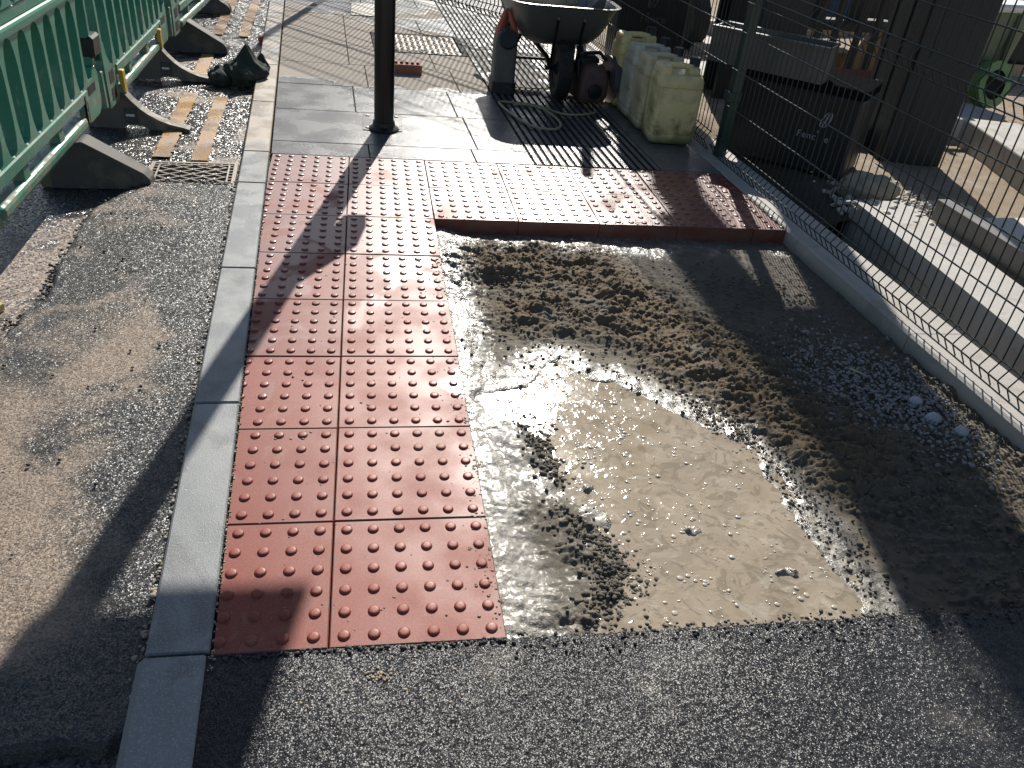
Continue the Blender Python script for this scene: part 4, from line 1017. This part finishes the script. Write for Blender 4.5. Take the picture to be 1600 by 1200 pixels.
MB().tube([(-.03, .14, .20), (-.03, .24, .21), (-.03, .27, .12), (-.03, .14, .09)], .016, 8).obj('rear_handle', M['black'], cs_)
MB().lathe([(.05, 0), (.05, .015), (.03, .02)], 16, Matrix.Translation((-.03, -.15, .10)) @ Matrix.Rotation(R(90), 4, 'X')).obj('starter_cover', M['black'], cs_)
# thin hose looped on the ribbed paving
hp = [(1.63, 4.36, .012), (1.62, 4.28, .012), (1.54, 4.22, .012), (1.44, 4.19, .012), (1.36, 4.21, .012), (1.29, 4.30, .012), (1.20, 4.38, .012), (1.05, 4.41, .012), (.985, 4.41, .012), (.975, 4.36, .012), (1.00, 4.22, .012), (1.055, 4.03, .012), (1.12, 3.89, .012), (1.20, 3.84, .014), (1.27, 3.855, .014), (1.31, 3.93, .014), (1.315, 4.05, .014), (1.29, 4.17, .016), (1.25, 4.26, .022), (1.17, 4.345, .018), (1.08, 4.37, .012)]
def smooth_path(p, k=6):
    p = [Vector(q) for q in p]; out = []
    for i in range(len(p)-1):
        a, b, c, d = p[max(i-1, 0)], p[i], p[i+1], p[min(i+2, len(p)-1)]
        for j in range(k):
            t = j/k; out.append(.5*((2*b)+(c-a)*t+(2*a-5*b+4*c-d)*t*t+(3*b-a-3*c+d)*t**3))
    return out+[p[-1]]
o = MB().tube(smooth_path(hp), .0075, 8).obj('hose', M['hose']); tag(o, 'thin straw coloured hose looped on the ribbed paving in front of the wheelbarrow', 'hose')

# ------------------------------------------------------------------ beyond the fence
def text_mesh(txt, size, mat, parent, loc, rot):
    wid = {' ': .28, 'e': .55, 'n': .56, 'c': .51, 'F': .55}; tot = sum(wid.get(c, .55) for c in txt)*size; x = -tot/2
    for ch in txt:
        if ch != ' ':
            cu = bpy.data.curves.new('letter', 'FONT'); cu.body = ch; cu.size = size; cu.extrude = .0008
            tmp = bpy.data.objects.new('tmp', cu); COL.objects.link(tmp)
            me = bpy.data.meshes.new_from_object(tmp.evaluated_get(bpy.context.evaluated_depsgraph_get()))
            bpy.data.objects.remove(tmp); me.materials.clear(); me.materials.append(mat)
            o = link('letter', me, None, parent, (loc[0]+x, loc[1], loc[2])); o.rotation_euler = rot
        x += wid.get(ch, .55)*size
def balloon(parent, mat, cx, cz, s, y, shear=.0):
    mb = MB()
    def crescent(a, b, w):
        L1 = []; L2 = []
        for t in np.linspace(-1, 1, 9):
            r = math.sqrt(max(0, 1-t*t)); L1.append((a*r, t)); L2.append((b*r, t))
        return L1, L2
    for a, b in ((-1.0, -.62), (-.18, .14), (.62, 1.0)):
        pts = []
        for t in np.linspace(-.9, .95, 10): pts.append((a*math.sqrt(1-t*t)*.55, t))
        for t in np.linspace(.95, -.9, 10): pts.append((b*math.sqrt(1-t*t)*.55, t))
        mb.prism([(cx+s*(u+.30*v), cz+s*v) for u, v in pts], 'y', y, y+.002)
    mb.prism([(cx+s*(u-.52), cz+s*(v-1.5)) for u, v in ((-.14, -.1), (.1, -.1), (.14, .14), (-.06, .14))], 'y', y, y+.002)
    return mb.obj('logo', mat, parent)
# black ballast box with the balloon print, steel trough lying on top
bx = thing('ballast_box', 'black plastic box printed with a striped balloon logo, standing behind the fence', 'box', (2.72, 3.685, -.10), math.atan2(-.53, .60))
Wd = .40
MB().box(-Wd, Wd, 0, .42, .0, .50, .02, seg=2).obj('body', M['black'], bx)
MB().box(-Wd-.012, Wd+.012, -.012, .432, .50, .555, .012, seg=2).obj('lid', simple('matt_black', (.012, .012, .013), .9, var=.3, spec=0.0), bx)
MB().box(-Wd+.05, Wd-.05, -.004, .0005, .03, .045).box(-Wd+.04, Wd-.04, .05, .40, -.005, .0).obj('skid', M['black_cap'], bx)
balloon(bx, M['print'], .215, .345, .052, -.003)
text_mesh('Fenc   e', .058, M['print'], bx, (.165, -.0015, .215), (R(90), 0, 0))
pn = thing('black_board', 'tall black panel with faint white script standing behind the jerrycans', 'panel', (2.45, 5.90, -.10), -.02)
MB().box(-.30, .30, 0, .30, 0, 2.05, .02).obj('body', M['black'], pn)
text_mesh('Fence', .085, M['print_dim'], pn, (0.0, -.0015, .43), (R(90), 0, 0))
balloon(pn, M['print_dim'], -.02, .60, .07, -.003)
for x in (-.22, .24): MB().box(x-.008, x+.008, -.004, .0, .05, 1.9).obj('seam', M['black_cap'], pn)
# galvanised trough
tg = thing('steel_trough', 'galvanised steel trough with a bluish top resting on the black box', 'trough', (2.575, 3.80, .458), math.atan2(-.53, .60))
MB().box(-.40, .33, -.10, -.092, 0, .21).box(-.40, .33, .092, .10, 0, .21).box(-.40, .33, -.092, .092, 0, .008).box(-.398, -.39, -.092, .092, .008, .205).box(.32, .328, -.092, .092, .008, .205).obj('channel', M['galv'], tg)
MB().box(-.40, .33, -.125, -.1005, .195, .21).box(-.40, .33, .1005, .125, .195, .21).obj('flange', M['galv'], tg)
for x in (-.25, 0, .2): MB().box(x-.012, x+.012, -.106, -.1005, .01, .194).obj('rib', M['galv'], tg)
MB().box(-.388, .318, -.091, .091, .155, .18, .004).obj('cover', simple('blue_grey', (.20, .29, .36), .35, .3, var=.2), tg)
# dark steel column; beam, plate and rear column added to cast shade
sf = thing('shade_gantry', 'dark steel column behind the fence post with an overhead beam added to cast shade', 'shade frame', (0, 0, 0))
MB().box(2.86, 3.08, 5.28, 5.31, -.2, 4.0).box(2.86, 3.08, 5.55, 5.58, -.2, 4.0).box(2.965, 2.985, 5.31, 5.55, -.2, 4.0).obj('column', M['dark_steel'], sf)
MB().box(2.86, 3.08, 8.38, 8.41, -.2, 4.0).box(2.86, 3.08, 8.65, 8.68, -.2, 4.0).box(2.965, 2.985, 8.41, 8.65, -.2, 4.0).obj('column', M['dark_steel'], sf)
MB().box(2.85, 3.10, 5.25, 8.70, 4.0, 4.03).box(2.85, 3.10, 5.25, 8.70, 4.30, 4.33).box(2.965, 2.985, 5.25, 8.70, 4.03, 4.30).obj('beam', M['dark_steel'], sf)  # unseen overhead beam, added for the long shadow on the mud
MB().box(3.10, 3.42, 6.62, 7.62, 4.06, 4.12).obj('shade_plate', M['dark_steel'], sf)  # unseen plate added to widen the beam's shadow
dp = thing('black_hoarding', 'narrow black sheet standing upright right behind the black box and trough', 'panel', (2.89, 4.45, -.11), -.03)
MB().box(-.17, .17, -.03, .03, 0, 1.55, .006).obj('sheet', M['black'], dp)
for x in (-.12, .12): MB().box(x-.02, x+.02, .031, .07, 0, 1.5, .004).obj('batten', M['black_cap'], dp)
# tall ribbed dark block
hb = thing('ribbed_column', 'broad dark grooved column standing on the sandy ground beyond the black box', 'column', (3.84, 4.16, -.12), -.20)
MB().box(-.21, .21, -.30, .30, 0, 3.2, .01).obj('core', M['dark_steel'], hb)
for k in (0, 2, 4):
    MB().box(-.219, -.211, -.30+k*.135, -.24+k*.135, 0, 3.2, .006).obj('rib', M['dark_steel'], hb)
for k in range(1):
    MB().box(-.2+k*.145, -.12+k*.145, -.309, -.301, 0, 3.2, .006).obj('rib', M['dark_steel'], hb)
o = MB().box(-.05, .05, -.002, .002, -.035, .035).obj('paper_tag', M['white'], hb, (-.238, .12, .42)); o.rotation_euler = (.5, 0, R(90))
# lump of concrete at the strip's end
o = sack('mortar_lump', .17, .10, .15, 9, M['sack'], (-.5, .0), .15); o.location = (3.05, 3.14, -.10); o.rotation_euler = (0, 0, -.25)
tag(o, 'rough brown lump of mortar at the end of the concrete strip', 'lump')
# galvanised rail lying on the strip
gr = thing('steel_rail', 'galvanised double channel rail lying along the concrete strip', 'rail', (3.12, 2.62, .003), .045)
MB().box(0, .075, -3.0, 0, 0, .11, .003).obj('web', M['galv'], gr)
MB().box(.078, .135, -3.0, -.10, 0, .075, .003).obj('lower_channel', M['galv'], gr)
MB().box(.02, .055, -.0, .004, .03, .08).obj('slot_shade', M['dark'], gr)  # black plate painted as the shade inside the rail end
MB().tube([(.10, -.12, .085), (.10, -3.0, .085)], .011, 8).obj('rod', M['steel'], gr)
# long concrete blocks on the right
cb = []
for i, (x, y, rz, L, wd, h, lb) in enumerate([(4.50, 4.42, -.19, 3.0, .42, .22, 'long concrete kerb block nearest the galvanised rail, lit along its top'), (5.02, 5.15, -1.25, 1.9, .40, .16, 'concrete block in front of the green bin, side on to the fence'), (5.35, 3.9, -.30, 2.6, .45, .24, 'concrete block lying at the far right behind the kerb block')]):
    t = thing('concrete_block', lb, 'concrete block', (x, y, -.13), rz, 'concrete blocks beyond the fence')
    MB().box(0, wd, -L, 0, 0, h, .012, seg=2).obj('block', M['concrete'], t)
# green wheeled bin
gb = thing('wheeled_bin', 'olive green wheeled bin with a white lid and a green rimmed wheel', 'bin', (5.22, 5.72, -.12), .25)
MB().loft([rrect(.26, .26, .04, 4, .06), rrect(.33, .33, .05, 4, .82)]).obj('body', M['bin_green'], gb)
MB().box(-.37, .37, -.37, .37, .82, .88, .02).obj('lid', M['white'], gb)
for x in (-.17, .14): MB().box(x-.02, x+.02, -.35, -.31, .15, .8, .006).obj('rib', M['white'] if False else M['bin_green'], gb)
wq = bpy.data.objects.new('wheel', None); COL.objects.link(wq); wq.parent = gb; wq.location = (-.02, -.43, .27)
MB().lathe([(.12, -.05), (.19, -.05), (.19, .05), (.12, .05)], 28, Matrix.Rotation(R(78), 4, 'X'), cap=False).obj('rim', M['lime'], wq)
MB().lathe([(.12, -.03), (.12, .03)], 24, Matrix.Rotation(R(78), 4, 'X')).obj('hub', M['dark'], wq)
MB().tube([(-.35, -.08, .16), (0, -.13, .06), (.45, -.10, .12)], .016, 8).obj('strap', simple('teal_strap', (.03, .11, .10), .5), wq)
# rack of upright bars with red base channel
rk = thing('steel_rack', 'rack of dark upright steel bars on a red base channel', 'rack', (4.35, 5.75, -.10), .02)
MB().box(-.35, .70, -.03, .03, .12, .20, .004).obj('base_channel', M['red_steel'], rk)
bmsh = MB().box(-.028, .028, -.02, .02, .0, 1.25, .004).mesh('bar')
for k in range(7):
    o = link('bar', bmsh, M['brown_steel'], rk, (-.62+k*.185, .10+.02*(k % 3), 0)); o.rotation_euler = (0, .02*(k % 2), 0)
for k, z in enumerate((.95, 1.15)): MB().box(-.7, .75, .15, .18, z, z+.05, .003).obj('cross_bar', M['brown_steel'], rk)
# dark sheet stack behind the rack
st = thing('sheet_stack', 'stack of dark upright sheets behind the rack of bars', 'sheets', (4.3, 6.5, -.1), .05)
for k in range(6):
    MB().box(-.75+k*.27, -.50+k*.27, .05*k, .05*k+.04, .45+.02*(k % 2), 1.5, .004).obj('sheet', (M['brown_steel'], M['dark_steel'], M['dark_steel'], M['blue'], M['dark_steel'], M['brown_steel'])[k], st)
MB().box(-.8, .9, .0, .4, .38, .45).box(-.75, -.65, .05, .35, 0, .38).box(.75, .85, .05, .35, 0, .38).obj('trestle', M['brown_steel'], st)
pl = thing('plywood_offcut', 'orange brown plywood offcut leaning against the rack', 'plywood', (4.60, 6.25, -.10), -.3)
MB().prism([(-.16, 0), (.16, 0), (.15, .42), (.03, .34)], 'y', -.012, .012).obj('sheet', M['ply'], pl); pl.rotation_euler = (-.25, 0, -.3); pl.scale = (1.15, 1, 1.1)
for i, (x, y, s, lb) in enumerate([(4.55, 6.6, .26, 'brown cardboard box on the ground under the sheet stack'), (5.1, 6.7, .2, 'smaller brown cardboard box right of the other under the sheets')]):
    t = thing('cardboard_box', lb, 'cardboard box', (x, y, -.1), .3*i)
    MB().box(-s/2, s/2, -s/2, s/2, 0, s*.8, .004).obj('carton', M['card'], t)
    MB().box(-s/2, s/2, -s/2-.10, -s/2, s*.8, s*.8+.004).obj('flap', M['card'], t)
# tyre pile and pale slabs behind the fence, farther back
tp = thing('old_tyre', 'black tyre standing on edge beyond the tall black panel', 'tyre', (3.28, 7.35, .16), .3)
MB().lathe([(.17, -.09), (.26, -.10), (.31, -.06), (.31, .06), (.26, .10), (.17, .09)], 28, Matrix.Rotation(R(90), 4, 'Y'), cap=False).obj('carcass', M['tyre'], tp)
MB().lathe([(.17, -.05), (.17, .05)], 20, Matrix.Rotation(R(90), 4, 'Y')).obj('hub', M['black'], tp)
for i, (x, y, rz, sx, sy, h, lb) in enumerate([(3.15, 6.25, .15, .42, .62, .05, 'grey paving slab lying flat between the black panel and the fence post'), (3.55, 7.25, .1, .5, .35, .10, 'grey stone slab lying in front of the black tyre'), (4.1, 8.3, .5, .6, .12, .14, 'pale sawn kerb length lying left of others beyond the tyre'), (4.7, 8.9, .3, .7, .14, .14, 'pale sawn kerb length lying farthest back beyond the tyre')]):
    t = tag(MB().box(-sx/2, sx/2, -sy/2, sy/2, 0, h, .006).obj('stone_slab', M['concrete'], None, (x, y, -.12)), lb, 'slab', 'slabs on the site ground'); t.rotation_euler = (0, 0, rz)
# teal safety board hung on the fence
sg = thing('site_sign', 'tilted teal sign board with a white border propped behind the wheelbarrow', 'sign', (2.235, 6.25, .285))
def quad(m0, m1, l0, l1): return [(-.84*u+.40*v, .54*u+.92*v) for u, v in ((m0, l0), (m1, l0), (m1, l1), (m0, l1))]
MB().prism(quad(0, .24, 0, .62), 'y', 0, .012).obj('board', M['white'], sg)
MB().prism(quad(.018, .222, .018, .60), 'y', -.003, -.0005).obj('face', M['teal'], sg)
# assorted far materials so the site is not bare
for i, (x, y, rz, L, lb) in enumerate([(5.6, 8.6, .4, 1.6, 'stack of pale timber lengths far back on the site'), (7.2, 9.6, -.3, 2.0, 'stack of pale timber lengths at the far right of the site')]):
    t = thing('timber_stack', lb, 'timber', (x, y, -.11), rz)
    bm_ = MB().box(-L/2, L/2, -.045, .045, 0, .05, .004).mesh('plank')
    for k in range(9): o = link('plank', bm_, M['timber'], t, (random.gauss(0, .05), (k % 3)*.1, .052*(k//3)+.002)); o.rotation_euler = (0, 0, random.gauss(0, .02))
for i, (x, y, w_, d_, h_, lb) in enumerate([(6.6, 7.2, .9, .6, .5, 'dark covered pallet load beyond the green bin'), (8.2, 10.5, 1.2, .9, .8, 'dark covered pallet load far back on the right'), (6.2, 10.6, 1.0, .8, .6, 'dark covered pallet load behind the timber')]):
    t = thing('pallet_load', lb, 'pallet', (x, y, -.11), .3*i)
    MB().box(-w_/2, w_/2, -d_/2, d_/2, .14, .14+h_, .04, seg=2).obj('wrapped_load', (M['dark_steel'], M['blue'], M['dark_steel'])[i], t)
    for k in range(3): MB().box(-w_/2, w_/2, -d_/2+k*(d_-.1)/2, -d_/2+.1+k*(d_-.1)/2, 0, .138).obj('bearer', M['timber'], t)
bpy.context.view_layer.update()
